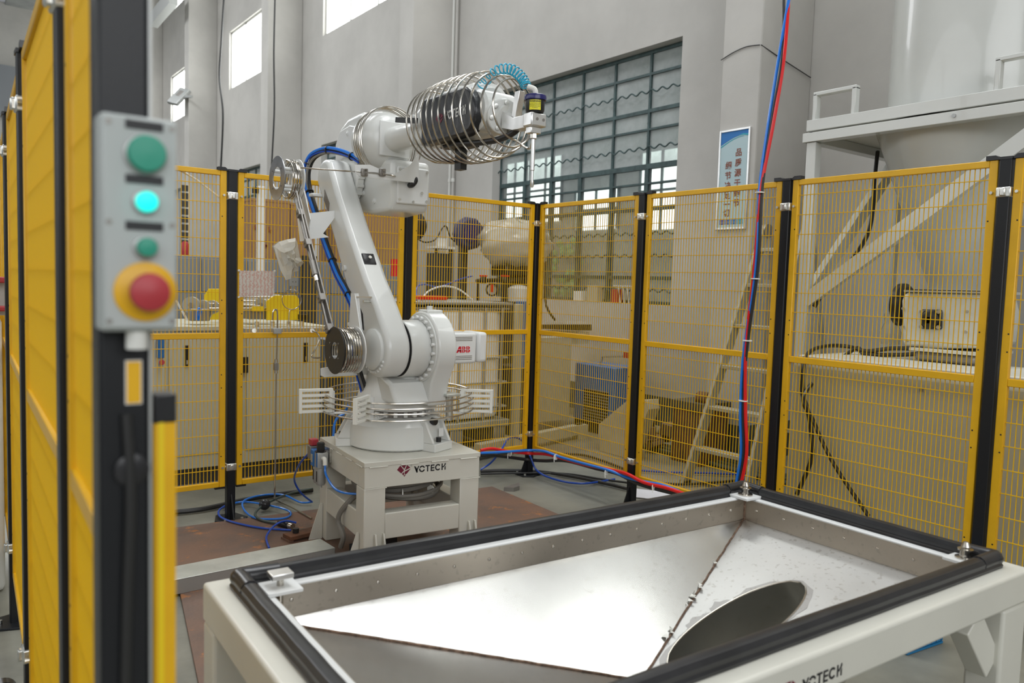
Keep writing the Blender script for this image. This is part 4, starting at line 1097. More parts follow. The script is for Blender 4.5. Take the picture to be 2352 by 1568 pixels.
so = ins + .022
cs = [T_(so, so, HT), T_(TLn - so, so, HT), T_(TLn - so, TW - so, HT), T_(so, TW - so, HT)]
sealrun(cs[0], cs[1]); sealrun(cs[1], cs[2]); sealrun(cs[2], cs[3]); sealrun(cs[3], cs[0])
for (cx, cy) in [(so, so), (TLn - so, so), (TLn - so, TW - so), (so, TW - so)]:
    m = MB(); sx = 1 if cx < 1 else -1; sy = 1 if cy < .5 else -1
    m.tube(smooth([T_(cx + sx * .10, cy, HT + .021), T_(cx + sx * .03, cy, HT + .023), T_(cx, cy, HT + .024), T_(cx, cy + sy * .03, HT + .023), T_(cx, cy + sy * .09, HT + .021)], 5), .0235, 12)
    m.build('seal_corner_sleeve', 'rubber', TB)
# ledge inside the seal, its reflected light painted white + riveted band + sloped sheets
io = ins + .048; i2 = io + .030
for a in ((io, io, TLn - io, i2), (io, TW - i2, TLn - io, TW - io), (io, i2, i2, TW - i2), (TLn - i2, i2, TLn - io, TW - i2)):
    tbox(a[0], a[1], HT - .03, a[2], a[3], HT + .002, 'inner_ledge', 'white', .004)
zb = HT - .085; io2 = i2 + .002
q = [(io2, io2), (TLn - io2, io2), (TLn - io2, TW - io2), (io2, TW - io2)]
for i in range(4):
    a, b_ = q[i], q[(i + 1) % 4]
    MB().prism([T_(a[0], a[1], HT - .004), T_(b_[0], b_[1], HT - .004), T_(b_[0], b_[1], zb), T_(a[0], a[1], zb)], (0, 0, 0), {0: (0, -.002, 0), 1: (-.002, 0, 0), 2: (0, .002, 0), 3: (.002, 0, 0)}[i]).build('side_band', 'band', TB)
AP = V((1.056, .545, .40))   # low point, local x,y(towards camera),z
bq = [V(T_(x, y, zb)) for x, y in q]; apx = V(T_(AP.x, AP.y, AP.z))
sheets = []
def sheet(a, b_, nm, m, hole=None):
    mb = MB(); n = (b_ - a).cross(apx - a).normalized()
    if n.z < 0: n = -n
    mb.add([a, b_, apx, a - n * .002, b_ - n * .002, apx - n * .002], [(0, 1, 2), (5, 4, 3), (0, 3, 4, 1), (1, 4, 5, 2), (2, 5, 3, 0)])
    return mb.build(nm, m, TB), n
sheet(bq[0], bq[1], 'back_sheet', 'sheet'); sheet(bq[3], bq[0], 'left_sheet', 'sheet'); sheet(bq[2], bq[3], 'front_sheet', 'sheet')
# right sheet with an oval outlet: built as a strip fan around the ellipse
a, b_ = bq[1], bq[2]
n = (b_ - a).cross(apx - a).normalized(); n = n if n.z > 0 else -n
cen = a.lerp(b_, .57).lerp(apx, .585)
ue = (apx - a.lerp(b_, .5)).normalized(); ve = n.cross(ue).normalized()
EA, EB = .300, .100
N = 64; tri = [a, b_, apx]
def hit(dirv):
    best = None
    for i in range(3):
        p, q_ = tri[i], tri[(i + 1) % 3]; e_ = q_ - p; nn = n.cross(e_); den = dirv.dot(nn)
        if abs(den) < 1e-9: continue
        t_ = (p - cen).dot(nn) / den
        if t_ > 0 and (best is None or t_ < best): best = t_
    return cen + dirv * best
angs = [2 * PI * i / N for i in range(N)]
for p in tri:
    dd = p - cen; angs.append(math.atan2(dd.dot(ve), dd.dot(ue)) % (2 * PI))
angs = sorted(angs); NN = len(angs)
mb = MB(); vs = []
for A_ in angs:
    dv_ = ue * math.cos(A_) + ve * math.sin(A_); rr_ = EA * EB / math.sqrt((EB * math.cos(A_)) ** 2 + (EA * math.sin(A_)) ** 2)
    vs.append(cen + dv_ * rr_); vs.append(hit(dv_))
fs = [(2 * i, 2 * ((i + 1) % NN), 2 * ((i + 1) % NN) + 1, 2 * i + 1) for i in range(NN)]
mb.add(vs, fs); sh = mb.build('right_sheet', 'sheet2', TB)
# outlet pipe: elliptical section sweep, pointing down and to the -x side
pdir = V((.62, -.10, -.60)).normalized(); mb = MB(); vs = []; ring = [vs_ for i, vs_ in enumerate(vs)]
K = len(angs); lay = 7
base_r = []
for A_ in angs:
    dv_ = ue * math.cos(A_) + ve * math.sin(A_); rr_ = EA * EB / math.sqrt((EB * math.cos(A_)) ** 2 + (EA * math.sin(A_)) ** 2); base_r.append(cen + dv_ * rr_)
vv = []
for l_ in range(lay):
    for p in base_r: vv.append(p + pdir * (.06 * l_))
fs = []
for l_ in range(lay - 1):
    for i in range(K): j = (i + 1) % K; fs.append((l_ * K + i, l_ * K + j, (l_ + 1) * K + j, (l_ + 1) * K + i))
mb.add(vv, fs); mb.build('outlet_pipe', 'sheet', TB)
MB().tube([p + n * .001 for p in base_r], .0030, 6, closed=True).build('outlet_rim', 'steel', TB)
sc_ = MB(); vv = []
for i, p in enumerate(base_r):
    dv_ = (p - cen).normalized(); vv.append(p + n * .0007); vv.append(p + dv_ * (.022 + .012 * math.sin(i * .7) + .006 * math.sin(i * 2.3)) + n * .0007)
sc_.add(vv, [(2 * i, 2 * ((i + 1) % K), 2 * ((i + 1) % K) + 1, 2 * i + 1) for i in range(K)]); sc_.build('ground_edge', 'groundsteel', TB, 'ground scuffed edge of the outlet')
# weld seams
for i, p in enumerate(bq):
    pts = []
    for k in range(41):
        c_ = p.lerp(apx, k / 40) + V((random.uniform(-.0012, .0012), random.uniform(-.0012, .0012), .002)); pts.append(c_)
    MB().tube(pts, .0035, 6).build('weld_seam', 'weld', TB)
MB().tube([T_(TLn - io2 - .003, io2 + .003, HT - .01), T_(TLn - io2 - .003, io2 + .003, zb)], .004, 6).build('weld_seam', 'weld', TB)
# film scraps by the seam
random.seed(11)
for k in range(16):
    f_ = random.choice((.35, .5, .55, .6, .75, .8, .93, .96, .98)) + random.uniform(-.02, .015); p = bq[1].lerp(apx, f_) + V((random.uniform(-.016, -.004), random.uniform(.0, .012), .004))
    m = MB(); m.add([p, p + V((random.uniform(.004, .012), random.uniform(.0, .02), .002)), p + V((random.uniform(-.012, -.004), random.uniform(-.03, -.01), .003)), p + V((random.uniform(-.022, -.010), random.uniform(-.025, -.005), .001))], [(0, 1, 2), (0, 2, 3)])
    m.build('film_scrap', 'nylon', TB)
# rivets on bands
rp = None
for i in range(15):
    x = .19 + i * .122
    o_ = MB().lathe([(.0055, 0), (.0045, .003), (.001, .0045)], T_(x, io2 + .002, HT - .038), (0, -1, 0), 8).build('rivet', 'steel', TB) if rp is None else rp.copy()
    if rp is None: rp = o_; rx = x
    else: C.objects.link(o_); o_.location = (x - rx, 0, 0)
rp2 = None
for i in range(7):
    y = .19 + i * .122
    if rp2 is None: rp2 = MB().lathe([(.0055, 0), (.0045, .003), (.001, .0045)], T_(TLn - io2 - .002, y, HT - .038), (-1, 0, 0), 8).build('rivet', 'steel', TB); ry = y
    else: o_ = rp2.copy(); C.objects.link(o_); o_.location = (0, -(y - ry), 0)
# corner pads with locating pins
def pad(cx, cy, pin):
    tbox(cx - .045, cy - .045, HT + .002, cx + .045, cy + .045, HT + .012, 'corner_pad', 'white', .002)
    if pin:
        MB().lathe([(.028, 0), (.028, .004), (.016, .005), (.015, .024), (.022, .025), (.022, .029), (.012, .030), (.012, .034), (.014, .036), (.008, .050), (.002, .052)], T_(cx, cy, HT + .012), (0, 0, 1), 24).build('locating_pin', 'steel', TB)
        m = MB(); m.cyl(T_(cx - .02, cy + .008, HT + .014), T_(cx - .02, cy + .008, HT + .024), .005, 8); m.cyl(T_(cx + .02, cy - .008, HT + .014), T_(cx + .02, cy - .008, HT + .024), .005, 8); m.build('pin_screws', 'steel', TB)
    else:
        MB().cyl(T_(cx, cy, HT + .012), T_(cx, cy, HT + .034), .009, 16).build('clamp_stem', 'steel', TB)
        tbox(cx - .028, cy - .024, HT + .034, cx + .028, cy + .024, HT + .048, 'clamp_head', 'alu', .002)
        MB().cyl(T_(cx, cy, HT - .06), T_(cx, cy, HT + .0), .008, 12).build('clamp_stem', 'steel', TB)
pad(.155, .150, False); pad(TLn - .135, .135, True); pad(TLn - .125, TW - .135, True); pad(.15, TW - .15, True)
# logo on the front beam (front face: y local = -TW, facing -y)
gx = .922; gz = HT - .086
gem((gx, -TW - .0004, gz - .0), (1, 0, 0), (0, 0, 1), (0, -1, 0), .046).build('logo_emblem', 'maroon', TB, 'maroon gem shaped emblem')
wordmark((gx + .082, -TW - .0004, gz + .010), (1, 0, 0), (0, 0, 1), (0, -1, 0), .028).build('logo_lettering', 'ink', TB, 'black printed company lettering')
# =============================================================== THINGS ON THE ROBOT FLOOR
t = thing('galvanised_channel', 'long galvanised cable duct lying on the rusty plate, left of the pedestal', 'cable duct', (1.2, 3.8, 0))
pa, pb = V((0.66, 3.770, 0)), V((1.722, 3.808, 0)); dd = (pb - pa).normalized(); nn = V((-dd.y, dd.x, 0)) * 1.24
hh = .070
MB().prism([pa + V((0, 0, hh + .013)), pb + V((0, 0, hh + .013)), pb + nn * .145 + V((0, 0, hh + .013)), pa + nn * .145 + V((0, 0, hh + .013))], (0, 0, -.003), (0, 0, .001)).build('lid', 'galv', t, 'galvanised flat lid', bevel=.001)
MB().prism([pa + V((0, 0, .013)), pb + V((0, 0, .013)), pb + V((0, 0, hh + .0095)), pa + V((0, 0, hh + .0095))], (0, 0, 0), nn * .002).build('side_wall', 'galvd', t)
MB().prism([pa + V((0, 0, .013)), pb + V((0, 0, .013)), pb + V((0, 0, hh + .0095)), pa + V((0, 0, hh + .0095))], nn * .141, nn * .143).build('side_wall', 'galvd', t)
MB().prism([pb + V((0, 0, .013)), pb + nn * .143 + V((0, 0, .013)), pb + nn * .143 + V((0, 0, hh + .009)), pb + V((0, 0, hh + .009))], dd * -.002, (0, 0, 0)).build('end_wall', 'galvd', t)
t = thing('clamp_block', 'rusty steel clamp block with a black bolt beside the pedestal foot', 'clamp', aZ(680, 1235, .012))
c_ = aZ(690, 1238, .012)
MB().bc(c_ + V((.02, .02, .024)), (.20, .09, .022), Matrix.Rotation(.15, 3, 'Z')).build('bar', 'rust2', t, bevel=.002)
MB().bc(c_ + V((-.07, .02, .007)), (.03, .09, .012), Matrix.Rotation(.15, 3, 'Z')).build('packing', 'rust', t)
MB().cyl(c_ + V((-.02, .02, .036)), c_ + V((-.02, .02, .062)), .018, 12).build('bolt', 'blk', t)
def Zs(*p): return [aZ(a[0], a[1], a[2] if len(a) > 2 else .02) for a in p]
hose('air_hose', Zs((510, 1165), (560, 1152, .03), (640, 1165, .035), (668, 1178), (650, 1190), (590, 1190), (562, 1172), (560, 1150, .045), (600, 1137, .035), (650, 1136, .03), (690, 1153), (718, 1152)), .0062, 'blue', 'blue air hose coiled in loops on the floor beside the left fence post', k=10)
hose('air_hose', Zs((519, 1160, .03), (503, 1172, .03), (507, 1187, .022), (540, 1200, .02), (600, 1212, .02), (668, 1217, .02)), .0062, 'bluedk', 'blue air hose running past the foot plate of the left fence post', k=10)
hose('air_hose', Zs((680, 1200, .03), (655, 1196, .05), (630, 1207, .05), (612, 1232, .03), (618, 1258, .02)), .0062, 'bluedk', 'short curved blue hose end lying on the rusty plate', k=10)
hose('floor_cable', Zs((400, 1176), (470, 1168), (560, 1148), (640, 1135), (718, 1125)), .016, 'blk', 'thick black cable crossing the floor behind the left fence post')
hose('floor_cable', Zs((718, 1122, .03), (660, 1135, .03), (605, 1160, .04), (586, 1180, .03), (600, 1194, .02), (640, 1202, .025)), .008, 'dgreen', 'thin green grey cable looping out of a black ball on the floor')
t = thing('cable_ball', 'black rubber ball grommet on the cable beside the blue hose loops', 'ball', aZ(608, 1166, .012))
MB().ball(aZ(608, 1158, .045), .036, 20).build('ball', 'rubber', t); MB().cyl(aZ(608, 1158, .045) + V((0, 0, .0)), aZ(608, 1158, .045) + V((-.02, -.035, 0)), .012, 12).build('bore', 'ink', t)
t = thing('cable_connector', 'black cable connector with a metal ring lying near the pedestal', 'connector', aZ(655, 1205, .012))
a_, b_ = aZ(640, 1200, .03), aZ(664, 1207, .028); MB().cyl(a_, b_, .016, 12, .022).build('body', 'plasticblk', t); MB().cyl(b_, b_ + (b_ - a_).normalized() * .03, .02, 14).build('ring', 'steel', t)
hose('floor_cable', Zs((1104, 1082), (1160, 1080), (1240, 1083), (1320, 1095), (1400, 1112), (1440, 1122)), .013, 'blk', 'black cable on the floor in front of the corner post')
hose('floor_cable', Zs((1104, 1088, .02), (1200, 1086), (1300, 1088), (1380, 1100), (1440, 1108)), .009, 'blk', 'thinner black cable running beside the thick one near the corner post')
hose('air_hose', [aZ(1104, 1078, .04), aZ(1128, 1062, .10), aY(1150, 1035, 4.80), aY(1165, 1010, 4.93), aY(1180, 1004, 4.97), aY(1200, 1013, 4.95), aY(1218, 1048, 4.80), aZ(1235, 1082, .05), aZ(1280, 1102, .02), aZ(1340, 1110, .02), aZ(1412, 1100, .02)], .0075, 'bluedk', 'dark blue air hose threaded under the fence at the corner post', k=10)
# bundle tied along the bottom of the fence
def bund(pts, r, m, lab): return hose('fence_cable', pts, r, m, lab, 'cable', k=8)
bund([aY(1104, 1034, 4.79), aY(1130, 1030, 4.78), aY(1165, 1036, 4.77), aX(1215, 1041, 3.78), aX(1255, 1043, 3.78), aX(1290, 1052, 3.78), aX(1340, 1066, 3.78), aX(1400, 1078, 3.78), aX(1440, 1088, 3.76), aX(1480, 1108, 3.76), aX(1530, 1120, 3.76), aX(1572, 1134, 3.76)], .012, 'red', 'red cable tied along the foot of the mesh fence')
bund([aY(1104, 1040, 4.77), aY(1130, 1039, 4.76), aY(1165, 1037, 4.75), aX(1215, 1034, 3.77), aX(1250, 1036, 3.77), aX(1290, 1050, 3.77), aX(1340, 1064, 3.76), aX(1400, 1080, 3.76), aX(1440, 1096, 3.77), aX(1480, 1106, 3.77), aX(1520, 1113, 3.77), aX(1560, 1128, 3.77)], .010, 'blue', 'blue cable tied along the foot of the mesh fence')
bund([aY(1104, 1046, 4.79), aY(1140, 1046, 4.78), aX(1210, 1055, 3.79), aX(1250, 1058, 3.79), aX(1300, 1058, 3.79), aX(1370, 1076, 3.79), aX(1420, 1088, 3.78), aX(1470, 1112, 3.78), aX(1560, 1136, 3.77)], .013, 'blk', 'black cable tied along the foot of the mesh fence')
for i, (x, y) in enumerate(((1171, 1041), (1277, 1049), (1394, 1084), (1503, 1118))):
    p = aX(x, y, 3.765) if x > 1215 else aY(x, y, 4.765)
    m = MB(); m.lathe([(.023, -.002), (.023, .002)], p, (0, 1, 0) if x > 1215 else (1, 0, 0), 12); m.bar(p + V((-.02, 0, 0)), p + V((-.025, -.01, -.035)), .004, .003)
    tag(m.build('cable_tie', 'nylon'), ['white cable tie on the cable bundle left of the corner post', 'white cable tie on the cable bundle just right of the corner post', 'white cable tie on the cable bundle left of the second fence post', 'white cable tie on the cable bundle above the paper sheet'][i], 'cable tie')
# hanging cable trio from the roof
hx = [(1826, 1), (1800, 120), (1778, 260), (1757, 380), (1747, 450), (1740, 560), (1733, 640), (1718, 760), (1711, 850), (1710, 950), (1712, 1040), (1700, 1110), (1690, 1150)]
def hang(off, cur, r, m, lab, top):
    pts = [top] + [aX(x + off + cur * math.sin(y / 130.0), y, 3.70 if y > 500 else 3.70 + (500 - y) * .0002) for x, y in hx[1:]]
    pts[-1].z = max(pts[-1].z, .05)
    return hose('hanging_cable', pts, r, m, lab, 'cable', k=8)
hang(0, 3, .0095, 'red', 'red cable hanging from the roof in front of the fence', aX(1815, -60, 3.85))
hang(-5, -5, .0090, 'blue', 'blue cable hanging from the roof beside the red one', aX(1822, -60, 3.84))
hang(1, -4, .0085, 'blk', 'black cable hanging from the roof behind the red one', aX(1800, -60, 3.90))
for i, (x, y) in enumerate(((1745, 442), (1735, 640), (1717, 782), (1707, 920))):
    tag(MB().lathe([(.026, -.003), (.026, .003)], aX(x, y, 3.70), (0, 0, 1), 14).build('cable_tie', 'nylon'), ['white tie on the hanging cables at the fence top', 'white tie on the hanging cables beside the middle ladder tread', 'white tie on the hanging cables near the fence middle rail', 'white tie on the hanging cables in the lower fence half'][i], 'cable tie')
tag(MB().prism([aZ(1460, 1122, .006), aZ(1530, 1130, .006), aZ(1562, 1150, .006), aZ(1500, 1146, .006), aZ(1460, 1142, .006)], (0, 0, 0), (0, 0, .002)).build('paper_sheet', 'paper'), 'white printed paper sheet on the floor under the fence cables', 'paper')
lines = MB()
tag(MB().prism([aZ(1157, 1128, .0), aZ(1192, 1117, .0), aZ(1193, 1125, .0), aZ(1180, 1129, .0)], (0, 0, 0), (0, 0, .03)).build('steel_wedge', 'steeld'), 'small dark steel wedge lying on the floor behind the pedestal', 'wedge')
# blue crate below the hopper table
c_ = aZ(1985, 1500, 0); cr = thing('plastic_crate', 'blue plastic crate on the floor under the hopper table', 'crate', (c_.x, c_.y, 0))
p0 = aZ(2084, 1505, 0); p1_ = aZ(2164, 1477, 0); R = Matrix.Rotation(math.atan2(p1_.y - p0.y, p1_.x - p0.x), 3, 'Z'); cl = (p1_ - p0).length
cr.location = (p0.x, p0.y, 0); o0 = (p0.x, p0.y, 0)
for lo, hi in (((0, 0, .012), (cl, .01, .2)), ((0, .29, .012), (cl, .30, .2)), ((0, .0101, .012), (.01, .2899, .2)), ((cl - .01, .0101, .012), (cl, .2899, .2))):
    MB().box(lo, hi, R, o0).build('crate_wall', 'crate', cr, bevel=.003)
for i in range(7): MB().box((.02 + i * cl / 7, -.006, .02), (.028 + i * cl / 7, -.0001, .17), R, o0).build('rib', 'crate', cr)
MB().box((-.008, -.008, .201), (cl + .008, .308, .215), R, o0).build('rim', 'crate', cr)
MB().box((-.002, -.002, .002), (cl + .002, .302, .0115), R, o0).build('crate_floor', 'crate', cr)

# tube clipped to the fence with a valve
tw = thing('clipped_steel_tube', 'thin upright steel tube with a shut-off valve clipped to the fence middle rail', 'steel tube', aY(632, 900, 4.80))
YT = 4.815
MB().tube(smooth([aY(626, 735, YT), aY(627, 716, YT), aY(632, 711, YT), aY(637, 717, YT), aY(637, 760, YT), aY(635, 840, YT), aY(633, 960, YT), aY(632, 1080, YT), aY(631, 1135, YT), aZ(634, 1148, .02), aZ(670, 1165, .02), aZ(716, 1190, .02)], 6), .0052, 8).build('tube', 'steel', tw)
MB().bc(aY(637, 760, YT - .01), (.05, .02, .034)).build('tube_clamp', 'galvd', tw, bevel=.003)
vb = MB().bc(aY(634, 841, YT), (.026, .024, .048)).build('valve_body', 'steeld', tw, bevel=.003)
for dz in (.034, -.034): MB().cyl(aY(634, 841, YT) + V((0, 0, dz - .010)), aY(634, 841, YT) + V((0, 0, dz + .010)), .011, 6).build('nut', 'steel', vb)
tr = thing('rail_tray', 'narrow metal tray with small brass fittings behind the fence middle rail', 'tray', aY(645, 765, 5.0))
MB().bc(aY(648, 763, 4.97), (.50, .10, .06)).build('tray', 'galvd', tr, bevel=.002)
for i, px in enumerate((590, 626, 663, 692)):
    MB().cyl(aY(px, 750, 4.97), aY(px, 738, 4.97), .014, 8).build('fitting', 'zinc', tr)
for px in (584, 717): MB().cyl(aY(px, 759, 4.83), aY(px, 759, 4.84), .014, 10).build('bolt', 'zinc', tr)
hose('bent_tube', [aY(717, 760, 4.82), aY(728, 764, 4.80), aY(734, 778, 4.79), aY(725, 800, 4.79), aY(716, 818, 4.79), aY(727, 822, 4.78), aY(735, 821, 4.75)], .005, 'steel', 'short bent steel tube beside the black spool', 'steel tube', k=6)
tl_ = thing('wire_hoop_tool', 'small square steel plate with a round wire hoop, hung on the fence', 'hoop tool', aY(675, 690, 4.80))
MB().bc(aY(675, 647, 4.81), (.054, .004, .056)).build('plate', 'galvd', tl_, bevel=.003)
for dx in (-.008, .012): MB().cyl(aY(675, 647, 4.81) + V((dx, -.002, 0)), aY(675, 647, 4.81) + V((dx, -.006, 0)), .004, 8).build('screw', 'steeld', tl_)
cc = aY(670, 688, 4.82); MB().tube([cc + V((.062 * math.cos(a), 0, .062 * math.sin(a))) for a in [2 * PI * i / 40 for i in range(40)]], .0032, 6, closed=True).build('hoop', 'steel', tl_)
MB().tube([cc + V((-.01, 0, -.062)), aY(664, 718, 4.82), aY(663, 745, 4.82)], .0032, 6).build('stem', 'steel', tl_)
ps = thing('patterned_film_sheet', 'pink patterned film sheet tied to the fence mesh beside the left post', 'sheet', aY(590, 650, 4.83))
MB().prism([aY(x, y, 4.845) for x, y in ((549, 621), (632, 622), (630, 678), (549, 682))], (0, 0, 0), (0, -.002, 0)).build('sheet', 'pinkchk', ps)
for x, y in ((549, 621), (631, 622), (549, 682), (629, 678)): MB().lathe([(.006, -.006), (.006, .006)], aY(x, y, 4.838), (1, 1, 0), 8).build('cable_tie', 'nylon', ps)
# crumpled bubble wrap bag
random.seed(5)
bg_ = thing('bubble_wrap_bag', 'crumpled bubble wrap bag of parts hung on the fence behind the upper spool', 'bag', aY(660, 600, 4.78))
out_ = [(627, 565), (640, 555), (660, 550), (678, 546), (683, 560), (690, 590), (697, 603), (690, 612), (684, 610), (685, 622), (676, 624), (668, 640), (655, 643), (645, 620), (634, 590)]
cen_ = aY(660, 592, 4.79); vs = []; rings = 5; No = len(out_)
for side in (-1, 1):
    for r_ in range(1, rings + 1):
        for i, (x, y) in enumerate(out_):
            e_ = aY(x, y, 4.79); f_ = r_ / rings; p = cen_.lerp(e_, f_)
            p.y += side * (.045 * (1 - f_ ** 2)) + random.uniform(-.014, .014) * (f_ < .99); p.x += random.uniform(-.006, .006); p.z += random.uniform(-.006, .006) * (f_ < .99)
            vs.append(p)
    vs.append(cen_ + V((0, side * .05, 0)))
fs = []
for s_ in range(2):
    b0 = s_ * (rings * No + 1)
    for i in range(No):
        j = (i + 1) % No; fs.append((b0 + rings * No, b0 + i, b0 + j))
        for r_ in range(rings - 1): fs.append((b0 + r_ * No + i, b0 + (r_ + 1) * No + i, b0 + (r_ + 1) * No + j, b0 + r_ * No + j))
MB().add(vs, fs).build('wrap', 'bubble', bg_, ang=10)
m = MB()
for i in range(16): m.ball(cen_ + V((random.uniform(-.035, .035), random.uniform(-.012, .012), random.uniform(-.05, .05))), random.uniform(.006, .013), 6)
m.build('metal_parts', 'steeld', bg_, kind='stuff')

# =============================================================== MACHINES BEHIND THE FENCE, LEFT
YC = 5.80
cab = thing('machine_cabinet', 'long cream machine cabinet behind the left fence, with black door handles', 'cabinet', (1.6, YC + .4, 0))
MB().box((.75, YC, .115), (2.475, YC + .95, 1.10)).build('body', 'cream2', cab, bevel=.006)
MB().box((.77, YC + .03, 0), (2.44, YC + .9, .115)).build('plinth', 'greydk', cab)
MB().box((.72, YC - .02, 1.102), (2.52, YC + .98, 1.135)).build('top_board', 'cream2', cab, bevel=.004)
MB().box((.75, YC - .004, .12), (2.475, YC, .205)).build('lower_strip', 'cream2', cab)
for x0, x1 in ((.76, 1.33), (1.36, 1.87), (1.90, 2.46)):
    dr = MB().box((x0, YC - .012, .22), (x1, YC - .0005, 1.07)).build('door', 'cream2', cab, bevel=.004)
    if x0 != 1.36:
        hx_ = x1 + .02 if x0 < 1 else x1 - .12
for px, py in ((429, 817), (702, 809)):
    c_ = aY(px, py, YC - .015); MB().bc(c_, (.030, .012, .15)).build('door_handle', 'plasticblk', cab, bevel=.003)
    MB().bc(c_ + V((0, -.007, -.045)), (.01, .004, .03)).build('lock', 'zinc', cab)
MB().bc(aY(558, 838, YC - .015), (.075, .005, .115)).build('black_vent_cover', 'plasticblk', cab, 'black square cover')
MB().bc(aY(368, 800, YC - .02), (.05, .01, .13)).build('screen', 'bluebox', cab, 'blue screen')
MB().cyl(aY(372, 832, YC - .02), aY(372, 832, YC - .05), .018, 16).build('red_button', 'ered', cab)
def yplate(pts, Y, lab):
    return tag(MB().prism([aY(x, y, Y) for x, y in pts], (0, 0, 0), (0, .012, 0)).build('guard_plate', 'yellowp', bevel=.002), lab, 'plate')
yplate(((470, 678), (480, 663), (535, 663), (545, 674), (545, 734), (490, 734), (470, 734)), YC + .45, 'bright yellow chamfered plate behind the left fence post')
yplate(((612, 735), (612, 692), (630, 678), (680, 678), (687, 686), (687, 735)), YC + .12, 'bright yellow chamfered plate right of the steel rollers')
ro = thing('roller_assembly', 'row of shiny steel rollers on the cream cabinet between the yellow plates', 'rollers', aY(590, 720, YC + .3))
for k_, (x0, y0, x1, y1, r_) in enumerate(((550, 686, 640, 686, .035), (552, 695, 650, 696, .035), (548, 704, 640, 705, .035), (480, 698, 610, 704, .012), (480, 709, 612, 709, .012))):
    Yk = YC + .35 - k_ * .05; MB().cyl(aY(x0, y0, Yk), aY(x1, y1, Yk), r_, 16).build('roller', 'steel', ro)
for (px, py, r_) in ((465, 712, .075), (440, 700, .06), (488, 705, .05), (600, 700, .05)):
    c_ = aY(px, py, YC + .22); q = MB().cyl(c_ + V((-.012, -.02, 0)), c_ + V((.012, .02, 0)), r_, 24).build('end_disc', 'galvd', ro); MB().cyl(c_ + V((-.016, -.03, 0)), c_ + V((-.012, -.02, 0)), .018, 12).build('shaft', 'steeld', q)
MB().bc(aY(455, 722, YC + .2), (.14, .12, .09)).build('bearing_block', 'steeld', ro, bevel=.008); MB().bc(aY(590, 722, YC + .2), (.16, .1, .07)).build('bearing_block', 'steeld', ro, bevel=.008)
MB().bc(aY(592, 709, YC + .12), (.085, .03, .035)).build('yellow_block', 'yellowp', ro)
hose('air_hose', [aY(452, 735, YC + .05), aY(453, 718, YC + .05), aY(458, 708, YC + .05), aY(461, 716, YC + .05), aY(455, 735, YC + .06)], .009, 'blue', 'short blue hose loop on the cream cabinet top')
tag(MB().bar(aY(405, 690, YC - .02), aY(430, 735, YC - .02), .012, .012).build('white_rod', 'white'), 'slanted white rod leaning on the left end of the cream cabinet', 'rod')
hose('white_tube', [aY(412, 390, 4.89), aY(450, 412, 4.90), aY(480, 435, 4.90), aY(512, 459, 4.89)], .006, 'white', 'thin white tube drooping behind the upper left mesh panel', 'tube')
tag(MB().bc(aY(696, 728, YC + .05), (.06, .06, .04)).build('black_box', 'plasticblk'), 'small black box on the cabinet beside the yellow plate', 'box')

YG = 7.4
lk = thing('grey_locker_row', 'row of dark grey lockers behind the cream cabinet, carrying cardboard boxes', 'lockers', (2.4, YG + .3, 0))
x0 = aY(400, 600, YG).x; x1 = aY(925, 600, YG).x
zt_ = aY(650, 597, YG).z
MB().box((x0 - .6, YG, .0), (x1, YG + .5, zt_)).build('carcass', 'grey', lk, bevel=.004)
nn_ = 7
for i in range(nn_):
    xa = x0 - .6 + (x1 - x0 + .6) * i / nn_; xb = x0 - .6 + (x1 - x0 + .6) * (i + 1) / nn_
    for za, zb_ in ((.06, .50), (.52, .93), (.95, 1.33), (1.35, zt_ - .02)):
        MB().box((xa + .012, YG - .014, za), (xb - .012, YG - .0005, zb_)).build('drawer_front', 'grey', lk, bevel=.003)
for pxa in (699, 715):
    a_ = aY(pxa, 700, YG - .05); tag(MB().box((a_.x - .035, YG - .09, 0), (a_.x + .035, YG - .03, zt_ + .05)).build('dark_upright', 'greydk'), 'dark upright profile in front of the grey lockers, %s' % ('left of the pair' if pxa == 699 else 'right of the pair'), 'upright')
def cbox(pxl, pxr, pyt, pyb, Y, dep, lab):
    a_ = aY(pxl, pyt, Y); b_ = aY(pxr, pyb, Y); zb_ = zt_ + .002
    t = thing('cardboard_box', lab, 'box', ((a_.x + b_.x) / 2, Y + dep / 2, zb_), 'cardboard boxes on the lockers')
    MB().box((a_.x, Y, zb_), (b_.x, Y + dep, a_.z)).build('carton', 'card', t, bevel=.005)
    MB().box((a_.x - .003, Y - .003, a_.z - .02), (b_.x + .003, Y + dep, a_.z + .004)).build('lid_flap', 'card', t)
    return t, a_, b_
cx1, a_, b_ = cbox(577, 665, 455, 597, YG + .06, .4, 'brown cardboard box with printed handling marks, left of the robot arm')
m = MB()
random.seed(3)
for (px, py) in ((588, 520), (603, 524), (618, 528), (596, 556), (612, 558)):
    c_ = aY(px, py, YG + .055)
    for j in range(4): m.bc(c_ + V((random.uniform(-.02, .02), 0, random.uniform(-.03, .03))), (random.uniform(.006, .03), .002, random.uniform(.006, .03)))
m.build('handling_marks', 'brownprint', cx1, kind='stuff')
cbox(668, 722, 466, 597, YG + .06, .38, 'narrow brown cardboard box beside the white pole')
cbox(770, 852, 478, 600, YG + .06, .4, 'brown cardboard box half hidden behind the robot lower arm')
cbox(854, 924, 470, 604, YG + .06, .4, 'brown cardboard box right of the robot arm, near the second post')
a_ = aY(598, 600, 6.95)
wp = tag(MB().box((a_.x - .03, 6.92, 0), (a_.x + .03, 6.98, aY(598, 428, 6.95).z)).build('white_pole', 'white', bevel=.004), 'white square pole standing before the cardboard boxes', 'pole')
a_ = aY(592, 435, 6.9); 
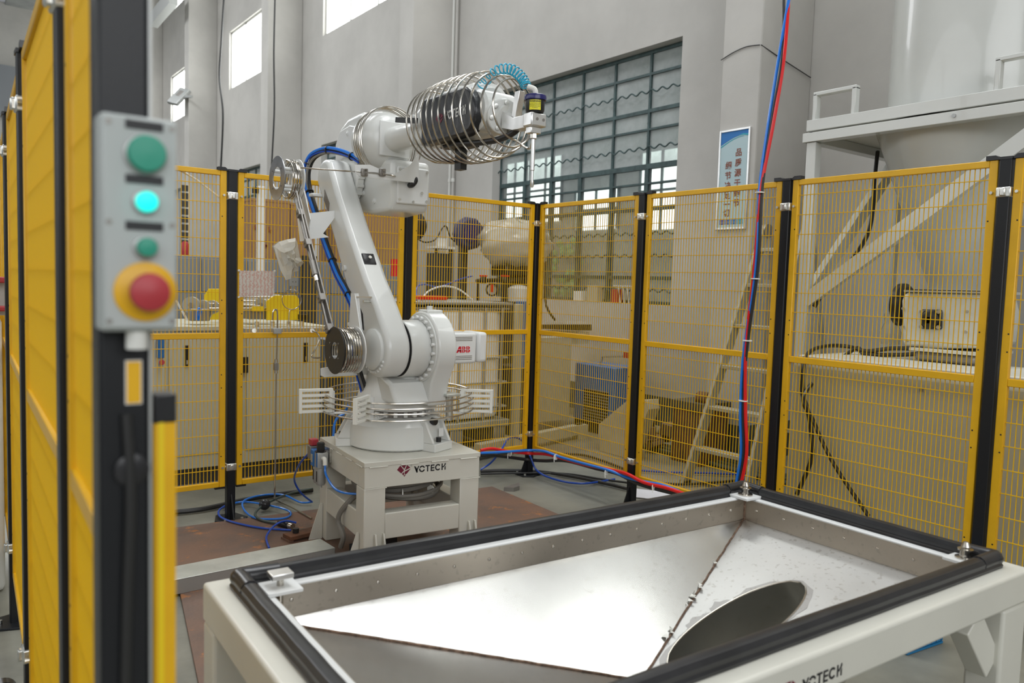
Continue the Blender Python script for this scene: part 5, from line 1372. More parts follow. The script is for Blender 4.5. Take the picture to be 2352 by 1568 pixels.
tag(MB().bc(a_ + V((-.02, .0, -.01)), (.05, .03, .05)).build('pole_sensor', 'plasticblk'), 'small black sensor at the top of the white pole', 'sensor')
# dark machinery between cabinet and tank
dm = thing('dark_cupboard', 'dark grey electrical cupboard behind the robot base', 'cupboard', (2.8, 6.2, 0))
a_ = aY(745, 900, 6.1); b_ = aY(858, 900, 6.1); MB().box((a_.x, 6.1, .05), (b_.x, 6.6, 1.0)).build('body', 'grey', dm, bevel=.005); MB().box((a_.x + .02, 6.09, .1), (a_.x + .17, 6.099, .95)).build('open_bay', 'greydk', dm)
MB().box((a_.x, 6.12, 0), (b_.x, 6.6, .05)).build('plinth', 'greydk', dm)
hose('air_hose', [aZ(768, 1112, .02), aY(762, 1040, 4.75), aY(766, 998, 4.75), aY(768, 975, 4.78), aY(776, 958, 4.8), aY(790, 950, 4.82), aY(800, 930, 4.8)], .008, 'blue', 'blue hose rising behind the pedestal left of the robot base')
tag(MB().lathe([(.03, 0), (.035, .03), (.035, .10), (.02, .13)], (aY(425, 590, 7.55).x, 7.55, zt_ + .001), (0, 0, 1), 14).build('red_canister', 'ered'), 'small red canister on the locker top at far left', 'canister')
m = MB()
tc = thing('hook_strip', 'black perforated hook strip on the far wall behind the left panel', 'strip', aY(424, 500, 7.6))
for i in range(9):
    c_ = aY(424, 432 + i * 18, 7.8); MB().bc(c_, (.06, .02, .055)).build('hook', 'greydk', tc)
MB().bar(aY(431, 425, 7.82), aY(429, 588, 7.82), .03, .02, up=(1, 0, 0)).build('rail', 'whitedull', tc)

# =============================================================== LIQUID TANK AND MACHINERY BEHIND THE CORNER
YI = 5.72
ib = thing('liquid_tank', 'white plastic liquid tank in a galvanised cage on a steel pallet', 'tank', (3.7, YI + .5, 0))
xa, xb = 3.16, 4.20
def rrect(xa, ya, xb, yb, r, z, n=6):
    pts = []
    for cx, cy, a0 in ((xb - r, ya + r, -90), (xb - r, yb - r, 0), (xa + r, yb - r, 90), (xa + r, ya + r, 180)):
        for i in range(n + 1): a = math.radians(a0 + 90 * i / n); pts.append(V((cx + r * math.cos(a), cy + r * math.sin(a), z)))
    return pts
MB().prism(rrect(xa, YI, xb, YI + .95, .14, .30), (0, 0, 0), (0, 0, .98)).build('plastic_body', 'tankwhite', ib, bevel=.06, seg=4)
for x in (3.22, 3.44, 3.70, 3.96, 4.14): MB().tube([(x, YI - .02, .30), (x, YI - .02, 1.29)], .011, 8).build('cage_bar', 'galvd', ib)
for z in (.40, .62, .84, 1.06, 1.28): MB().tube([(xa - .02, YI - .005, z), (xb + .02, YI - .005, z), (xb + .02, YI + .96, z)], .010, 8).build('cage_hoop', 'galvd', ib)
MB().box((xa - .02, YI - .03, 1.312), (xb + .05, YI + .98, 1.335)).build('top_tray', 'galvd', ib, bevel=.004)
MB().box((xa - .03, YI - .04, .225), (xb + .04, YI + .97, .285)).build('pallet_deck', 'galv', ib, bevel=.006)
for x in (xa, (xa + xb) / 2 - .06, xb - .12):
    MB().box((x, YI - .03, .055), (x + .13, YI + .9, .224)).build('pallet_foot', 'galvd', ib, bevel=.01)
MB().box((xa, YI - .03, .035), (xb + .03, YI + .03, .054)).build('pallet_runner', 'galv', ib)
MB().bc(V((3.35, YI - .034, 1.02)), (.10, .004, .14)).build('paper_label', 'card', ib)
tag(MB().bc(aY(990, 687, YI + .1) + V((0, 0, .012)), (.28, .10, .035)).build('red_bar_tool', 'red', bevel=.01), 'flat bright red tool lying on the tank tray', 'tool')
hose('clear_hose', [aY(968, 690, YI + .2), aY(985, 668, YI + .3), aY(1020, 657, YI + .35), aY(1055, 665, YI + .35), aY(1085, 688, YI + .3)], .008, 'whitedull', 'pale arched hose above the tank tray')
hose('air_hose', [aY(957, 690, YI + .2), aY(958, 660, YI + .3), aY(975, 653, YI + .5), aY(1010, 658, YI + .8), aY(1060, 640, 6.8), aY(1085, 634, 6.9)], .007, 'bluedk', 'thin blue hose running above the liquid tank')
# beige machine frame
mf = thing('machine_bench', 'beige machine bench with an upright and a floor beam behind the corner post', 'bench', aZ(1190, 1030, 0))
a_ = aY(1181, 800, 5.56); MB().box((a_.x - .03, 5.48, 0), (a_.x + .03, 5.54, 1.33)).build('upright', 'beige', mf, bevel=.004)
pa = aZ(1100, 1058, 0); pb = aZ(1340, 1005, 0)
MB().bar(pa + V((0, .03, .09)), pb + V((0, .03, .09)), .08, .10).build('floor_beam', 'beige', mf, bevel=.004)
MB().bc(pb + V((-.05, .0, .07)), (.12, .1, .14)).build('beam_end', 'beige', mf)
a_ = aY(1296, 830, 6.3); b_ = aY(1245, 1010, 6.3)
MB().box((aY(1236, 800, 6.25).x, 6.25, .10), (aY(1312, 800, 6.25).x, 6.45, aY(1280, 775, 6.25).z)).build('back_panel', 'beige', mf)
bp = tag(MB().box((aY(1190, 750, 6.0).x, 6.0, aY(1200, 846, 6.0).z), (aY(1232, 750, 6.0).x, 6.05, aY(1200, 692, 6.0).z)).build('blue_sheet', 'bluebox', bevel=.003), 'tall blue sheet metal panel just left of the corner post', 'sheet')
tag(MB().box((aY(1190, 900, 6.1).x, 6.08, 0), (aY(1232, 900, 6.1).x, 6.5, aY(1200, 848, 6.0).z)).build('dark_stand', 'greydk'), 'dark stand under the blue sheet metal panel', 'stand')
# wrapped machine
wm = thing('wrapped_machine', 'large machine part wrapped in cloudy plastic film beyond the corner post', 'wrapped machine', aY(1180, 640, 7.0))
random.seed(9)
c_ = aY(1183, 556, 7.0); n1, n2 = 28, 16; vs = []; fs = []
for i in range(n2 + 1):
    for j in range(n1):
        a = PI * i / n2; b_ = 2 * PI * j / n1
        rx, ry, rz = .43, .34, .24
        k_ = 1 + .07 * math.sin(5 * b_ + 2 * a) + .05 * math.sin(9 * a + 3 * b_) + random.uniform(-.012, .012)
        z = rz * math.cos(a) * k_
        if z < 0: z *= 1.15
        vs.append(c_ + V((rx * (math.sin(a) ** .75) * math.cos(b_) * k_, ry * (math.sin(a) ** .75) * math.sin(b_) * k_, z)))
for i in range(n2):
    for j in range(n1): fs.append((i * n1 + j, i * n1 + (j + 1) % n1, (i + 1) * n1 + (j + 1) % n1, (i + 1) * n1 + j))
MB().add(vs, fs).build('plastic_wrap', 'plasticbag', wm, ang=70)
MB().bc(c_ + V((.02, .02, -.02)), (.50, .36, .28)).build('machine_head', 'whitedull', wm, bevel=.06, seg=3)
MB().bc(aY(1178, 622, 7.0), (.40, .3, .12)).build('machine_body', 'plasticblk', wm, bevel=.02)
MB().box((c_.x - .06, 6.96, 0), (c_.x + .20, 7.15, aY(1178, 630, 7.0).z)).build('column', 'greydk', wm)
pv = thing('valve_manifold', 'black pipe manifold with red valve levers above the liquid tank', 'valves', aY(1140, 660, 6.85))
for px in (1110, 1160): 
    p = aY(px, 640, 6.85); q = MB().lathe([(.03, 0), (.04, .03), (.03, .07)], p + V((0, 0, -.05)), (0, 0, 1), 12).build('valve', 'plasticblk', pv); MB().bc(p + V((0, 0, .03)), (.09, .03, .018)).build('lever', 'red', q, bevel=.003)
MB().tube([aY(1095, 645, 6.85), aY(1215, 640, 6.85)], .022, 10).build('pipe', 'plasticblk', pv); MB().tube([aY(1098, 645, 6.85), aY(1098, 690, 6.85)], .016, 10).build('pipe', 'plasticblk', pv)
MB().lathe([(.07, -.01), (.07, .01), (.055, .01), (.055, -.01)], aY(1130, 665, 6.8), (.3, 1, 0), 24, closed=True).build('hose_ring', 'plasticblk', pv); MB().bc(aY(1130, 662, 6.77), (.03, .02, .08)).build('red_handle', 'red', pv)
tag(MB().lathe([(.0, 0), (.11, .0), (.115, .14), (.08, .17), (.03, .18)], aY(1190, 692, 6.85), (0, 0, 1), 24).build('white_jar', 'whitedull'), 'round pale plastic tank behind the valve manifold', 'tank')
tag(MB().box((aY(1085, 700, 6.74).x, 6.74, 0), (aY(1232, 700, 6.74).x - .12, 6.93, aY(1150, 692, 6.8).z)).build('valve_stand', 'greydk'), 'dark stand carrying the valves and pale plastic tank', 'stand')
br_ = thing('blue_fan', 'dark blue round blower on the wall side beside the wrapped machine', 'blower', aY(1070, 560, 7.6))
c_ = aY(1070, 537, 7.6); MB().lathe([(.17, 0), (.19, .03), (.19, .10), (.16, .13)], c_, (-.1, -1, 0), 9).build('casing', 'bluefan', br_, bevel=.01); MB().lathe([(.10, .13), (.10, .145)], c_, (-.1, -1, 0), 20).build('cover', 'navy', br_); MB().box((c_.x - .03, 7.6, 0), (c_.x + .03, 7.7, c_.z - .1)).build('stand', 'greydk', br_)
rk = thing('dark_rack', 'narrow black rack standing behind the liquid tank', 'rack', aY(1015, 640, 7.4))
a_ = aY(1001, 570, 7.4); b_ = aY(1036, 700, 7.4)
for x in (a_.x, b_.x - .03): MB().box((x, 7.4, 0), (x + .03, 7.43, a_.z)).build('post', 'greydk', rk)
MB().box((a_.x - .01, 7.38, a_.z), (b_.x + .03, 7.6, a_.z + .025)).build('top_board', 'whitedull', rk); MB().box((a_.x, 7.42, .3), (b_.x, 7.6, a_.z - .05)).build('black_box', 'greydk', rk)
MB().bc(V(((a_.x + b_.x) / 2, 7.46, a_.z + .07)), (.09, .06, .09)).build('white_gadget', 'whitedull', rk)
od = aY(952, 520, 7.9)
ov = tag(MB().lathe([(.16, 0), (.17, .015), (.17, .03), (.15, .035)], od, (-.9, -.5, 0), 28).box((od.x + .02, 7.9, 0), (od.x + .05, 7.93, od.z)).build('black_disc', 'plasticblk'), 'large black round disc leaning behind the second fence post', 'disc')  # pole down to the floor added as a support for the disc
hose('wall_cable', [aY(955, 545, 7.7), aY(975, 556, 7.7), aY(1000, 550, 7.7), aY(1015, 525, 7.7), aY(1025, 520, 7.7), aY(1035, 545, 7.7), aY(1050, 558, 7.7)], .008, 'blk', 'black cable sagging between black disc and blue blower')
tag(MB().bc(aY(912, 615, 6.6), (.10, .06, .16)).build('orange_box', 'logored'), 'small orange red box seen just left of the second fence post', 'box')

# shelf with board, sill items
sh_ = thing('wall_shelf', 'small white shelf with a black fringe board behind the corner panel', 'shelf', aX(1270, 750, 5.9))
XS = 5.85
MB().prism([aX(x, y, XS) for x, y in ((1243, 738), (1300, 738), (1300, 744), (1243, 744))], (0, 0, 0), (.3, 0, 0)).build('board', 'whitedull', sh_)
MB().prism([aX(x, y, XS) for x, y in ((1243, 745), (1328, 745), (1328, 759), (1243, 755))], (0, 0, 0), (.2, 0, 0)).build('black_panel', 'plasticblk', sh_)
MB().prism([aX(x, y, XS) for x, y in ((1243, 758), (1326, 762), (1326, 790), (1243, 792))], (0.02, 0, 0), (.18, 0, 0)).build('grey_box', 'beige', sh_)
MB().prism([aX(x, y, XS + .1) for x, y in ((1260, 790), (1275, 790), (1275, 985), (1260, 990))], (0.0, 0, 0), (.1, 0, 0)).build('leg', 'greydk', sh_)
hose('wall_cable', [aX(1252, 600, 5.6), aX(1252, 680, 5.6), aX(1258, 710, 5.6), aX(1275, 735, 5.7)], .013, 'blk', 'black cable drooping behind the corner panel onto the white shelf')
def sill(name, pts, X, dep, m, lab, cat='box'):
    return tag(MB().prism([aX(x, y, X) for x, y in pts], (0, 0, 0), (dep, 0, 0)).build(name, m, bevel=.003), lab, cat)
ZS = 1.322
def sbox(name, pxa, pxb, pyt, m, lab):
    X = XW + .02; a_ = aX(pxa, pyt, X); b_ = aX(pxb, pyt, X)
    return tag(MB().box((X, min(a_.y, b_.y), ZS), (X + .1, max(a_.y, b_.y), a_.z)).build(name, m, bevel=.003), lab, 'box')
sbox('white_carton', 1318, 1336, 668, 'whitedull', 'small white carton on the window sill')
sbox('orange_carton', 1348, 1372, 655, 'stone', 'orange brown carton on the window sill')
wr = thing('spray_can_rack', 'white wire rack with red item on the sill left of the second fence post', 'rack', aX(1430, 680, XW + .05))
a_ = aX(1405, 660, XW + .02); b_ = aX(1460, 655, XW + .02)
MB().box((XW + .02, a_.y - .10, ZS), (XW + .10, a_.y, ZS + .16)).build('red_tin', 'ered', wr)
for i in range(6): MB().bar((XW + .03, a_.y - .14 - i * .07, ZS), (XW + .03, a_.y - .10 - i * .07, ZS + .2), .008, .008).build('wire', 'whitedull', wr)
MB().bar((XW + .03, a_.y - .02, ZS + .2), (XW + .03, b_.y, ZS + .2), .01, .01).build('top_wire', 'whitedull', wr)

# blue air dryer
bd = thing('air_dryer', 'blue air dryer cabinet with a black grille against the wall', 'air dryer', (5.6, 5.9, 0))
DX = 5.50; a_ = aX(1317, 960, DX); b_ = aX(1409, 960, DX); zt2 = aX(1360, 838, DX).z
zb2 = aX(1317, 960, DX).z
MB().box((DX, b_.y, zb2), (DX + .38, a_.y, zt2)).build('casing', 'bluebox', bd, bevel=.008)
MB().box((DX + .02, b_.y, .0), (DX + .37, a_.y, zb2 - .001)).build('base', 'greydk', bd)
g0 = aX(1343, 890, DX); g1 = aX(1396, 958, DX)
MB().box((DX - .004, g1.y, zb2 + .02), (DX - .0005, g0.y, g0.z)).build('grille_backing', 'ink', bd)
for i in range(11):
    z = zb2 + .035 + i * (g0.z - zb2 - .04) / 10; MB().box((DX - .012, g1.y, z - .004), (DX - .004, g0.y, z + .004)).build('grille_bar', 'grey', bd)
MB().bar(aX(1382, 820, 5.6), aX(1440, 818, 5.6), .012, .018).build('outlet_pipe', 'galvd', bd); MB().bar(aX(1384, 820, 5.6), aX(1378, 838, 5.6), .012, .018, up=(0, 1, 0)).build('outlet_pipe', 'galvd', bd)
MB().bc(aX(1440, 815, 5.6), (.03, .08, .06)).build('outlet_valve', 'ered', bd, 'red brown valve')
# scrap by the wall
fb = thing('foam_board_stack', 'pale foam boards leaning in front of the blue air dryer', 'foam boards', aZ(1420, 1000, 0))
_fb = [aX(x, y, 4.95) for x, y in ((1374, 975), (1440, 920), (1486, 918), (1490, 940), (1440, 1026), (1378, 1010))]
for p in _fb[4:]: p.z = .001
MB().prism(_fb, (0, 0, 0), (.14, 0, 0)).build('board', 'stone', fb, bevel=.004)
MB().prism([aX(x, y, 5.12) for x, y in ((1395, 968), (1455, 918), (1492, 924), (1450, 990), (1400, 1000))], (0, 0, 0), (.10, 0, 0)).build('board', 'stone', fb, bevel=.004)
rbx = thing('rusty_box', 'tall rusty steel box standing against the pillar behind the fence', 'box', aZ(1580, 1022, 0))
DX = 5.28; a_ = aX(1542, 1000, DX); b_ = aX(1612, 1000, DX); MB().box((DX, b_.y, 0), (DX + .35, a_.y, aX(1580, 940, DX).z)).build('body', 'rust2', rbx, bevel=.004)
MB().box((DX - .01, b_.y - .01, aX(1580, 940, DX).z), (DX + .36, a_.y + .01, aX(1580, 922, DX).z)).build('lid', 'greydk', rbx, bevel=.004)
MB().cyl((DX + .1, b_.y + .02, aX(1600, 917, DX).z), (DX + .1, b_.y + .13, aX(1600, 917, DX).z), .06, 16).build('orange_motor', 'rust2', rbx)
t = thing('scrap_pile', 'pile of rusty machine scrap left of the rusty steel box', 'scrap', aZ(1510, 1015, 0)); random.seed(2)
for i in range(12):
    p = V((5.3 + random.uniform(0, .35), random.uniform(4.95, 5.45), random.uniform(.04, .28))); R = Matrix.Rotation(random.uniform(0, 3), 3, 'Z') @ Matrix.Rotation(random.uniform(-.6, .6), 3, 'X')
    MB().bc(p, (random.uniform(.05, .2), random.uniform(.05, .16), random.uniform(.03, .14)), R).build('scrap_piece', random.choice(('rust2', 'rust', 'greydk', 'stone')), t, bevel=.006)
for i in range(3):
    tag(MB().tube([(5.62 - i * .10, 5.6, .022), (5.56 - i * .10, 2.4, .022)], .02, 8).build('floor_pipe', 'dgreen'), ['dark green pipe on the floor closest to the pillar', 'dark green pipe on the floor, middle of three', 'dark green pipe on the floor nearest the fence'][i], 'pipe')
hose('air_hose', [aZ(1470, 1080, .02), aZ(1530, 1084, .02), aZ(1620, 1086, .02), aZ(1700, 1090, .02), aZ(1790, 1098, .02), aZ(1840, 1108, .02)], .008, 'bluedk', 'blue air hose on the floor behind the ladder')
hose('floor_cable', [aZ(1470, 1105, .02), aZ(1560, 1112, .02), aZ(1640, 1108, .02), aZ(1740, 1100, .02), aZ(1840, 1105, .02)], .01, 'blk', 'black cable on the floor under the ladder')
hose('floor_cable', [aZ(1290, 1042, .02), aZ(1340, 1045, .02), aZ(1390, 1060, .02), aZ(1450, 1085, .02), aZ(1500, 1120, .02)], .011, 'blk', 'black cable curving on the floor outside the corner panel')

# stepladder
ld = thing('stepladder', 'worn aluminium stepladder with paint splashes behind the fence', 'ladder', (5.0, 3.7, 0))
fl_b, fr_b = V((4.70, 4.00, 0)), V((4.70, 3.44, 0)); fl_t, fr_t = V((5.30, 3.83, 1.98)), V((5.30, 3.47, 1.98))
for a_, b_ in ((fl_b, fl_t), (fr_b, fr_t)): MB().bar(a_, b_, .03, .09, up=(1, 0, 0)).build('front_rail', 'ladder', ld, bevel=.003)
rl_b, rr_b = V((5.64, 3.99, .0)), V((5.64, 3.30, .0))
for a_, b_ in ((rl_b, fl_t + V((.08, 0, -.02))), (rr_b, fr_t + V((.08, 0, -.02)))): MB().bar(a_, b_, .02, .05, up=(1, 0, 0)).build('rear_rail', 'galvd', ld, bevel=.003)
for i, f_ in enumerate((.15, .31, .47, .63, .79, .93)):
    a_ = fl_b.lerp(fl_t, f_); b_ = fr_b.lerp(fr_t, f_)
    MB().box((a_.x - .04, b_.y, a_.z - .028), (a_.x + .06, a_.y, a_.z)).build('tread', 'ladder', ld, bevel=.003)
for f_ in (.2, .5, .8):
    a_ = rl_b.lerp(fl_t, f_); b_ = rr_b.lerp(fr_t, f_); MB().bar(a_, b_, .02, .03).build('rear_brace', 'galvd', ld)
for p in (fl_t, fr_t): MB().lathe([(.055, -.02), (.055, .02)], p + V((.02, 0, .0)), (0, 1, 0), 20).build('top_hinge', 'steeld', ld)
for p in (fl_b, fr_b): MB().box((-.03, -.03, 0), (.04, .03, .035), None, p).build('rubber_foot', 'rubber', ld)

# wall poster
po = thing('wall_poster', 'blue and white framed slogan poster with brown red Chinese characters on the pillar', 'poster', aX(1688, 415, XP))
p_tl = aX(1659, 306, XP - .003); p_tr = aX(1722, 296, XP - .003); pbz = aX(1651, 524, XP - .003).z
ya, yb = p_tl.y, p_tr.y; z1 = (p_tl.z + p_tr.z) / 2; z0 = pbz; ww = ya - yb; hh_ = z1 - z0
MB().box((XP - .010, yb, z0), (XP - .002, ya, z1)).build('board', 'posterbg', po)
for lo, hi in (((XP - .018, yb - .018, z0 - .018), (XP - .002, yb, z1 + .018)), ((XP - .018, ya, z0 - .018), (XP - .002, ya + .018, z1 + .018)), ((XP - .018, yb, z0 - .018), (XP - .002, ya, z0)), ((XP - .018, yb, z1), (XP - .002, ya, z1 + .018))):
    MB().box(lo, hi).build('frame_strip', 'alu', po, bevel=.003)
fr = (V((XP - .010, ya, z0)), V((0, -ww, 0)), V((0, 0, hh_)), V((-1, 0, 0)), .0012)
m = MB(); N = 12
pts = [(0, 1), (0, .865)] + [(i / N, .865 + .085 * math.sin(PI * min(1, (i / N) * .62)) - 0.0) for i in range(1, N + 1)] + [(1, 1)]
poly(m, pts[:1] + pts[1:], fr); m.build('blue_field', 'posterblue', po)
m = MB()
for i in range(N - 2):
    a_, b_ = i / N, (i + 1) / N; f1 = lambda u_: .865 + .085 * math.sin(PI * min(1, u_ * .62))
    poly(m, [(a_, f1(a_) - .012 - .012 * (1 - a_)), (b_, f1(b_) - .012 - .012 * (1 - b_)), (b_, f1(b_) - .010), (a_, f1(a_) - .010)], fr)
m.build('teal_swoosh', 'posterteal', po)
m = MB(); poly(m, [(.6, .945), (.8, .965), (1, .955), (1, .935), (.8, .95)], (fr[0] + V((-.0013, 0, 0)), fr[1], fr[2], fr[3], .0005)); m.build('teal_swoosh', 'posterteal', po)
s_ = hh_ * .083
for i, (chx, u_, v_) in enumerate([('品', .55, .745), ('质', .55, .64), ('源', .55, .535), ('于', .55, .43), ('细', .55, .325), ('节', .55, .225), ('细', .20, .62), ('节', .20, .515), ('决', .20, .41), ('定', .20, .31), ('一', .20, .215), ('切', .20, .125)]):
    text_mesh(chx, s_ * 1.02, (XP - .0105, ya - ww * u_, z0 + hh_ * v_), (0, -1, 0), (0, 0, 1), po, 'brownprint', offset=.0015 * (s_ / .07), name='character', th=.0015)
m = MB()
for i in range(8):
    q = MB(); u0 = .07 + i * .11 + (.015 if i % 2 == 0 else 0); poly(q, [(u0, .035), (u0 + .095, .035), (u0 + .095, .085), (u0, .085)], fr); q.build('small_square', 'posterviolet' if i < 3 else ('posterblue' if i < 6 else 'posterteal'), po)
    text_mesh('保质进取务实高效'[i], hh_ * .030, (XP - .0115, ya - ww * (u0 + .012), z0 + hh_ * .045), (0, -1, 0), (0, 0, 1), po, 'posterbg', name='small_character', th=.0012)

# pipes, cables and lamp on the wall
a_ = aX(1038, 200, XW - .04)
for i, (dy, r_, mm) in enumerate(((0, .035, 'whitedull'), (-.10, .022, 'plaster'))):
    pp = thing('wall_pipe', ['white pipe running up the wall right of the second pillar', 'thinner painted pipe beside the white wall pipe'][i], 'pipe', (XW - .04, a_.y + dy, 0))
    MB().tube([(XW - .045, a_.y + dy, 0.0), (XW - .045, a_.y + dy, 11.8)], r_, 12).build('pipe', mm, pp)
    for z in (1.6, 3.0, 4.4, 5.8): MB().tube([(XW - .045, a_.y + dy, z), (XW - .045, a_.y + dy, z + .05)], r_ + .006, 12).build('collar', 'whitedull', pp)
hose('pillar_cable', [aX(515, -20, 5.66), aX(508, 100, 5.66), aX(504, 180, 5.66), aX(512, 265, 5.66), aX(507, 390, 5.66)], .022, 'blk', 'black cable hanging down the fourth pillar', 'cable')
hose('pillar_cable', [aX(632, -20, 5.66), aX(629, 120, 5.66), aX(630, 250, 5.66), aX(624, 380, 5.66)], .017, 'blk', 'black cable hanging down the third pillar', 'cable')
hose('pillar_wire', [aX(1656, 138, XP - .006), aX(1685, 120, XP - .006), aX(1715, 107, XP - .006), aX(1745, 103, XP - .006)], .004, 'blk', 'thin dark wire across the pillar front above the poster', 'wire')
pq = aX(1747, 103, XP - .01); hose('pillar_wire', [pq + V((.0, -.004, 0)), aY(1800, 138, 4.243), aY(1862, 178, 4.243)], .004, 'blk', 'thin dark wire across the pillar side right of the hanging cables', 'wire')
lp = thing('wall_floodlight', 'grey floodlight on a bracket before the far frosted window', 'lamp', aX(410, 222, 5.5))
c_ = aX(411, 222, 5.5); R = Matrix.Rotation(-.9, 3, 'Y') @ Matrix.Rotation(.4, 3, 'X')
MB().bc(c_, (.55, .45, .10), R).build('housing', 'galvd', lp, bevel=.02); MB().bar(c_, aX(441, 222, 5.72), .06, .06).build('bracket', 'galvd', lp)
MB().bc(c_ + V((.05, 0, .06)), (.2, .2, .12), R).build('ballast_box', 'steeld', lp, bevel=.02)

# =============================================================== BEIGE TANK, FEEDER, SILO ON THE RIGHT
TKX = 4.17
tk = thing('beige_tank', 'large beige sheet metal tank body filling the lower right behind the fence', 'tank', (4.6, 2.0, 0))
MB().box((TKX, .2, 0.0), (TKX + .68, 2.78, 1.118)).build('body', 'beige', tk, bevel=.05, seg=5)
MB().box((TKX + .03, .23, 1.112), (TKX + .65, 2.75, 1.135)).build('top_plate', 'cream', tk, bevel=.008)
MB().bc((TKX - .002, 2.0, 1.02), (.004, .02, .02)).build('drain_plug', 'steeld', tk)
fd = thing('rotary_feeder', 'cream rotary feeder housing with a black bearing plate under the silo cone', 'feeder', (4.75, 2.15, 1.14))
FX = 4.62
def fx(x, y): return aX(x, y, FX)
zf0 = fx(2150, 806).z; zf1 = fx(2150, 668).z
MB().prism([fx(x, y) for x, y in ((2068, 690), (2076, 670), (2262, 672), (2272, 720), (2262, 800), (2085, 802), (2070, 790))], (0, 0, 0), (.42, 0, 0)).build('housing', 'cream', fd, bevel=.03, seg=3)
MB().prism([fx(x, y) for x, y in ((2080, 664), (2270, 668), (2270, 674), (2080, 670))], (-.02, 0, 0), (.44, 0, 0)).build('top_flange', 'silo', fd)
MB().prism([fx(x, y) for x, y in ((2080, 664), (2270, 668), (2270, 669.5), (2080, 665.5))], (-.025, 0, 0), (.0, 0, 0)).build('gasket', 'blk', fd)
pl_ = MB().prism([fx(x, y) for x, y in ((2117, 710), (2167, 711), (2166, 757), (2116, 755))], (-.02, 0, 0), (.0, 0, 0)).build('bearing_plate', 'plasticblk', fd, 'black square bearing plate', bevel=.01)
MB().lathe([(.05, 0), (.05, .012), (.035, .02)], fx(2141, 733) + V((-.02, 0, 0)), (-1, 0, 0), 24).build('bearing_ring', 'blk', pl_); MB().cyl(fx(2140, 735) + V((-.04, 0, 0)), fx(2140, 735), .018, 16).build('shaft_end', 'rust2', pl_)
for x, y in ((2122, 716), (2161, 716), (2160, 751), (2121, 750)): MB().cyl(fx(x, y) + V((-.032, 0, 0)), fx(x, y), .011, 8).build('bolt', 'zinc', pl_)
for x, y in ((2075, 708), (2074, 750), (2085, 782), (2222, 715), (2219, 762), (2203, 792)): MB().cyl(fx(x, y) + V((-.008, 0, 0)), fx(x, y), .009, 8).build('bolt', 'zinc', fd)
MB().lathe([(.11, 0), (.13, .02), (.13, .05)], fx(2064, 700) + V((.15, .02, 0)), (0, 1, 0), 24).build('side_cover', 'plasticblk', fd)
ap = thing('adapter_pipe', 'dull grey adapter duct between feeder and beige tank', 'duct', fx(2165, 830))
a_ = fx(2105, 838); b_ = fx(2245, 838)
MB().box((FX - .04, b_.y, 1.137), (FX + .38, a_.y, zf0 - .005)).build('duct', 'steeld', ap, bevel=.02); MB().box((FX - .06, b_.y - .02, zf0 - .004), (FX + .4, a_.y + .02, zf0 + .012)).build('flange', 'cream', ap)
hose('control_cable', [fx(2120, 805) + V((0, 0, .01)), fx(2050, 800), fx(1990, 806), fx(1950, 796), aX(1905, 794, 4.5), aX(1862, 806, 4.3), aX(1845, 840, 4.12), aX(1843, 900, 4.10), aX(1856, 945, 4.10), aX(1865, 1010, 4.10), aX(1862, 1060, 4.10), aX(1830, 1135, 4.09)], .013, 'blk', 'black cable leaving the feeder and hanging down the tank corner')
hose('control_cable', [fx(2120, 812), fx(2050, 815), fx(1985, 812), fx(1960, 803), aX(1850, 900, 4.10), aX(1870, 970, 4.10), aX(1915, 1065, 4.10), aX(1995, 1185, 4.10)], .012, 'blk', 'black cable running diagonally across the beige tank front')
si = thing('silo', 'tall white silo with a cone on a square cream platform frame with braces', 'silo', (5.5, 2.45, 0))
SX0, SX1, SY0, SY1, SZ = 4.88, 6.05, 1.62, 3.19, 2.60
MB().box((SX0, SY0, SZ - .012), (SX1, SY1, SZ)).build('platform_plate', 'cream', si)
for lo, hi in (((SX0 - .03, SY0, SZ + .001), (SX0 + .02, SY1 + .03, SZ + .075)), ((SX0, SY1 - .02, SZ + .001), (SX1, SY1 + .03, SZ + .075)), ((SX1 - .02, SY0, SZ + .001), (SX1 + .03, SY1, SZ + .075))):
    MB().box(lo, hi).build('upper_rim', 'silo', si, bevel=.003)
for lo, hi in (((SX0 - .045, SY0, SZ - .075), (SX0 + .03, SY1 + .045, SZ - .013)), ((SX0, SY1 - .03, SZ - .075), (SX1, SY1 + .045, SZ - .013)), ((SX1 - .03, SY0, SZ - .075), (SX1 + .045, SY1, SZ - .013))):
    MB().box(lo, hi).build('lower_rim', 'silo', si, bevel=.003)
for x, y in ((SX0, SY1 - .02), (SX1 - .06, SY1 - .02), (SX1 - .06, SY0 - .1), (SX0, SY0 - .25)):
    MB().box((x - .03, y - .03, 0 if x > 5.3 else 0), (x + .04, y + .04, SZ - .076)).build('leg', 'silo', si, bevel=.004)
MB().bar((SX0 - .0, SY1 - .03, 1.45), (SX0, SY0 + .1, SZ - .10), .05, .09, up=(0, 0, 1)).build('front_brace', 'silo', si)
MB().bar((SX0 + .03, SY1, 1.45), (SX1 - .1, SY1 - .01, SZ - .10), .05, .09, up=(0, 0, 1)).build('side_brace', 'silo', si)
SC = V((5.47, 2.435, 0)); SR = .49
MB().lathe([(SR, SZ + .02), (SR, 7.5), (.01, 7.8)], SC, (0, 0, 1), 64).build('barrel', 'silo', si)
MB().lathe([(.62, SZ + .001), (.62, SZ + .018), (SR, SZ + .018)], SC, (0, 0, 1), 48).build('barrel_flange', 'silo', si)
MB().lathe([(.17, zf1 + .02), (SR + .06, SZ - .013)], SC + V((0, 0, 0)), (0, 0, 1), 56).build('cone', 'silo', si)
MB().lathe([(.20, zf1 + .005), (.20, zf1 + .02)], SC, (0, 0, 1), 40).build('cone_flange', 'silo', si)
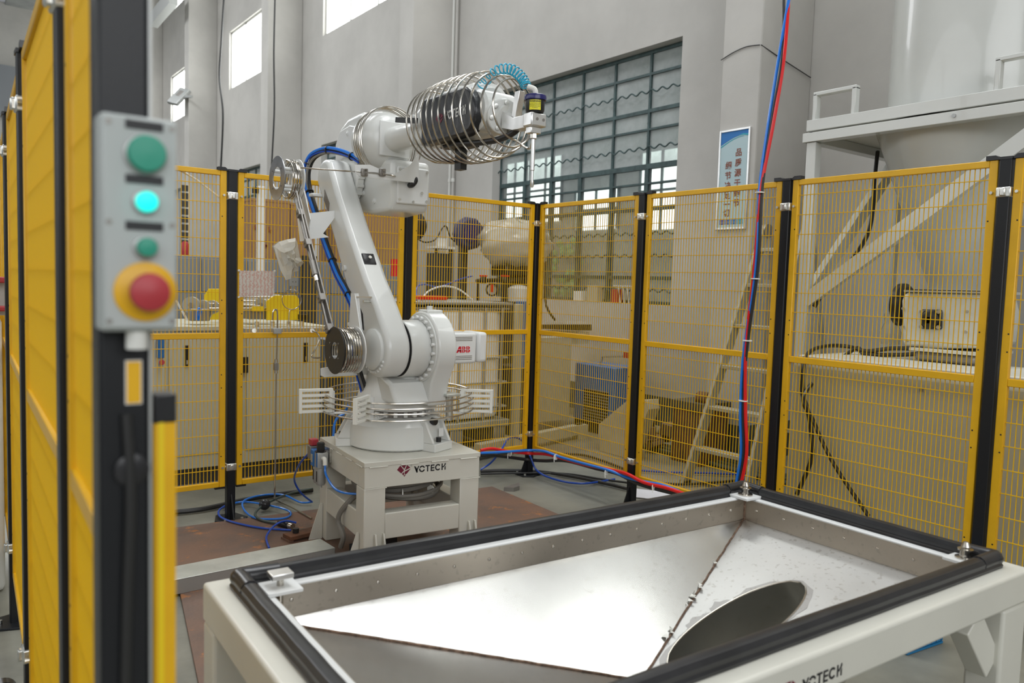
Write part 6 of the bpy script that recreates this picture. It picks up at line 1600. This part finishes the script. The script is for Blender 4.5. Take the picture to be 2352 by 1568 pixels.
MB().cyl((SX0 - .046, aX(2200, 263, SX0).y, SZ - .04), (SX0 - .052, aX(2200, 263, SX0).y, SZ - .04), .012, 14).build('rim_bolt', 'galvd', si)
for ya_, yb_ in ((SY1 - .0, SY1 - .28), (2.05, 1.76)):
    m = MB()
    for y in (ya_, yb_): m.box((SX0 - .01, y - .025, SZ + .075), (SX0 + .04, y + .005, SZ + .25))
    m.box((SX0 - .01, yb_ - .025, SZ + .235), (SX0 + .04, ya_ + .005, SZ + .262)); m.build('lifting_handle', 'silo', si, bevel=.005)
hose('silo_cable', [aX(2016, 348, 5.5), aX(2008, 420, 5.4), aX(2005, 480, 5.3), aX(1992, 540, 5.2), aX(1950, 605, 5.05), aX(1895, 668, 4.92), aX(1870, 705, 4.88)], .014, 'blk', 'black cable curving from under the silo platform to its left leg')
rbn = tag(MB().lathe([(.06, 0), (.065, .08), (.04, .14), (.05, .2)], aX(2044, 790, 5.1) , (0, 0, 1), 10).build('wrapped_valve', 'bubble'), 'film wrapped valve behind the tank top, left of the feeder', 'valve')

# =============================================================== FAR LEFT, SEEN PAST THE LEFT FENCE
rc = thing('red_bar_machine', 'machine with two red bars just beyond the left fence at the picture edge', 'machine', (-.3, 4.2, 0))
for y0_, y1_ in ((635, 650), (703, 715)):
    a_ = aY(-30, y0_, 4.2); b_ = aY(17, y1_, 4.2); MB().box((a_.x, 4.2, b_.z), (b_.x, 4.28, a_.z)).build('red_bar', 'ered', rc, bevel=.006)
a_ = aY(-60, 725, 4.25); b_ = aY(10, 1080, 4.25); MB().box((a_.x, 4.25, .0), (b_.x, 4.9, a_.z)).build('white_body', 'whitedull', rc, bevel=.03)
MB().box((aY(-40, 650, 4.3).x, 4.3, a_.z), (aY(10, 650, 4.3).x, 4.35, aY(0, 640, 4.3).z)).build('grey_panel', 'galvd', rc)
cs_ = thing('castor_bracket', 'black castor and grey bracket on the floor at the lower left edge', 'castor', aZ(20, 1450, 0))
c_ = aY(4, 1410, 3.1); c_.z = .046; MB().cyl(c_ + V((0, .0, 0)), c_ + V((.0, .04, 0)), .045, 20).build('wheel', 'rubber', cs_); MB().box((c_.x - .02, c_.y + .01, 0), (c_.x + .02, c_.y + .04, .02)).build('brake_pedal', 'galvd', cs_)
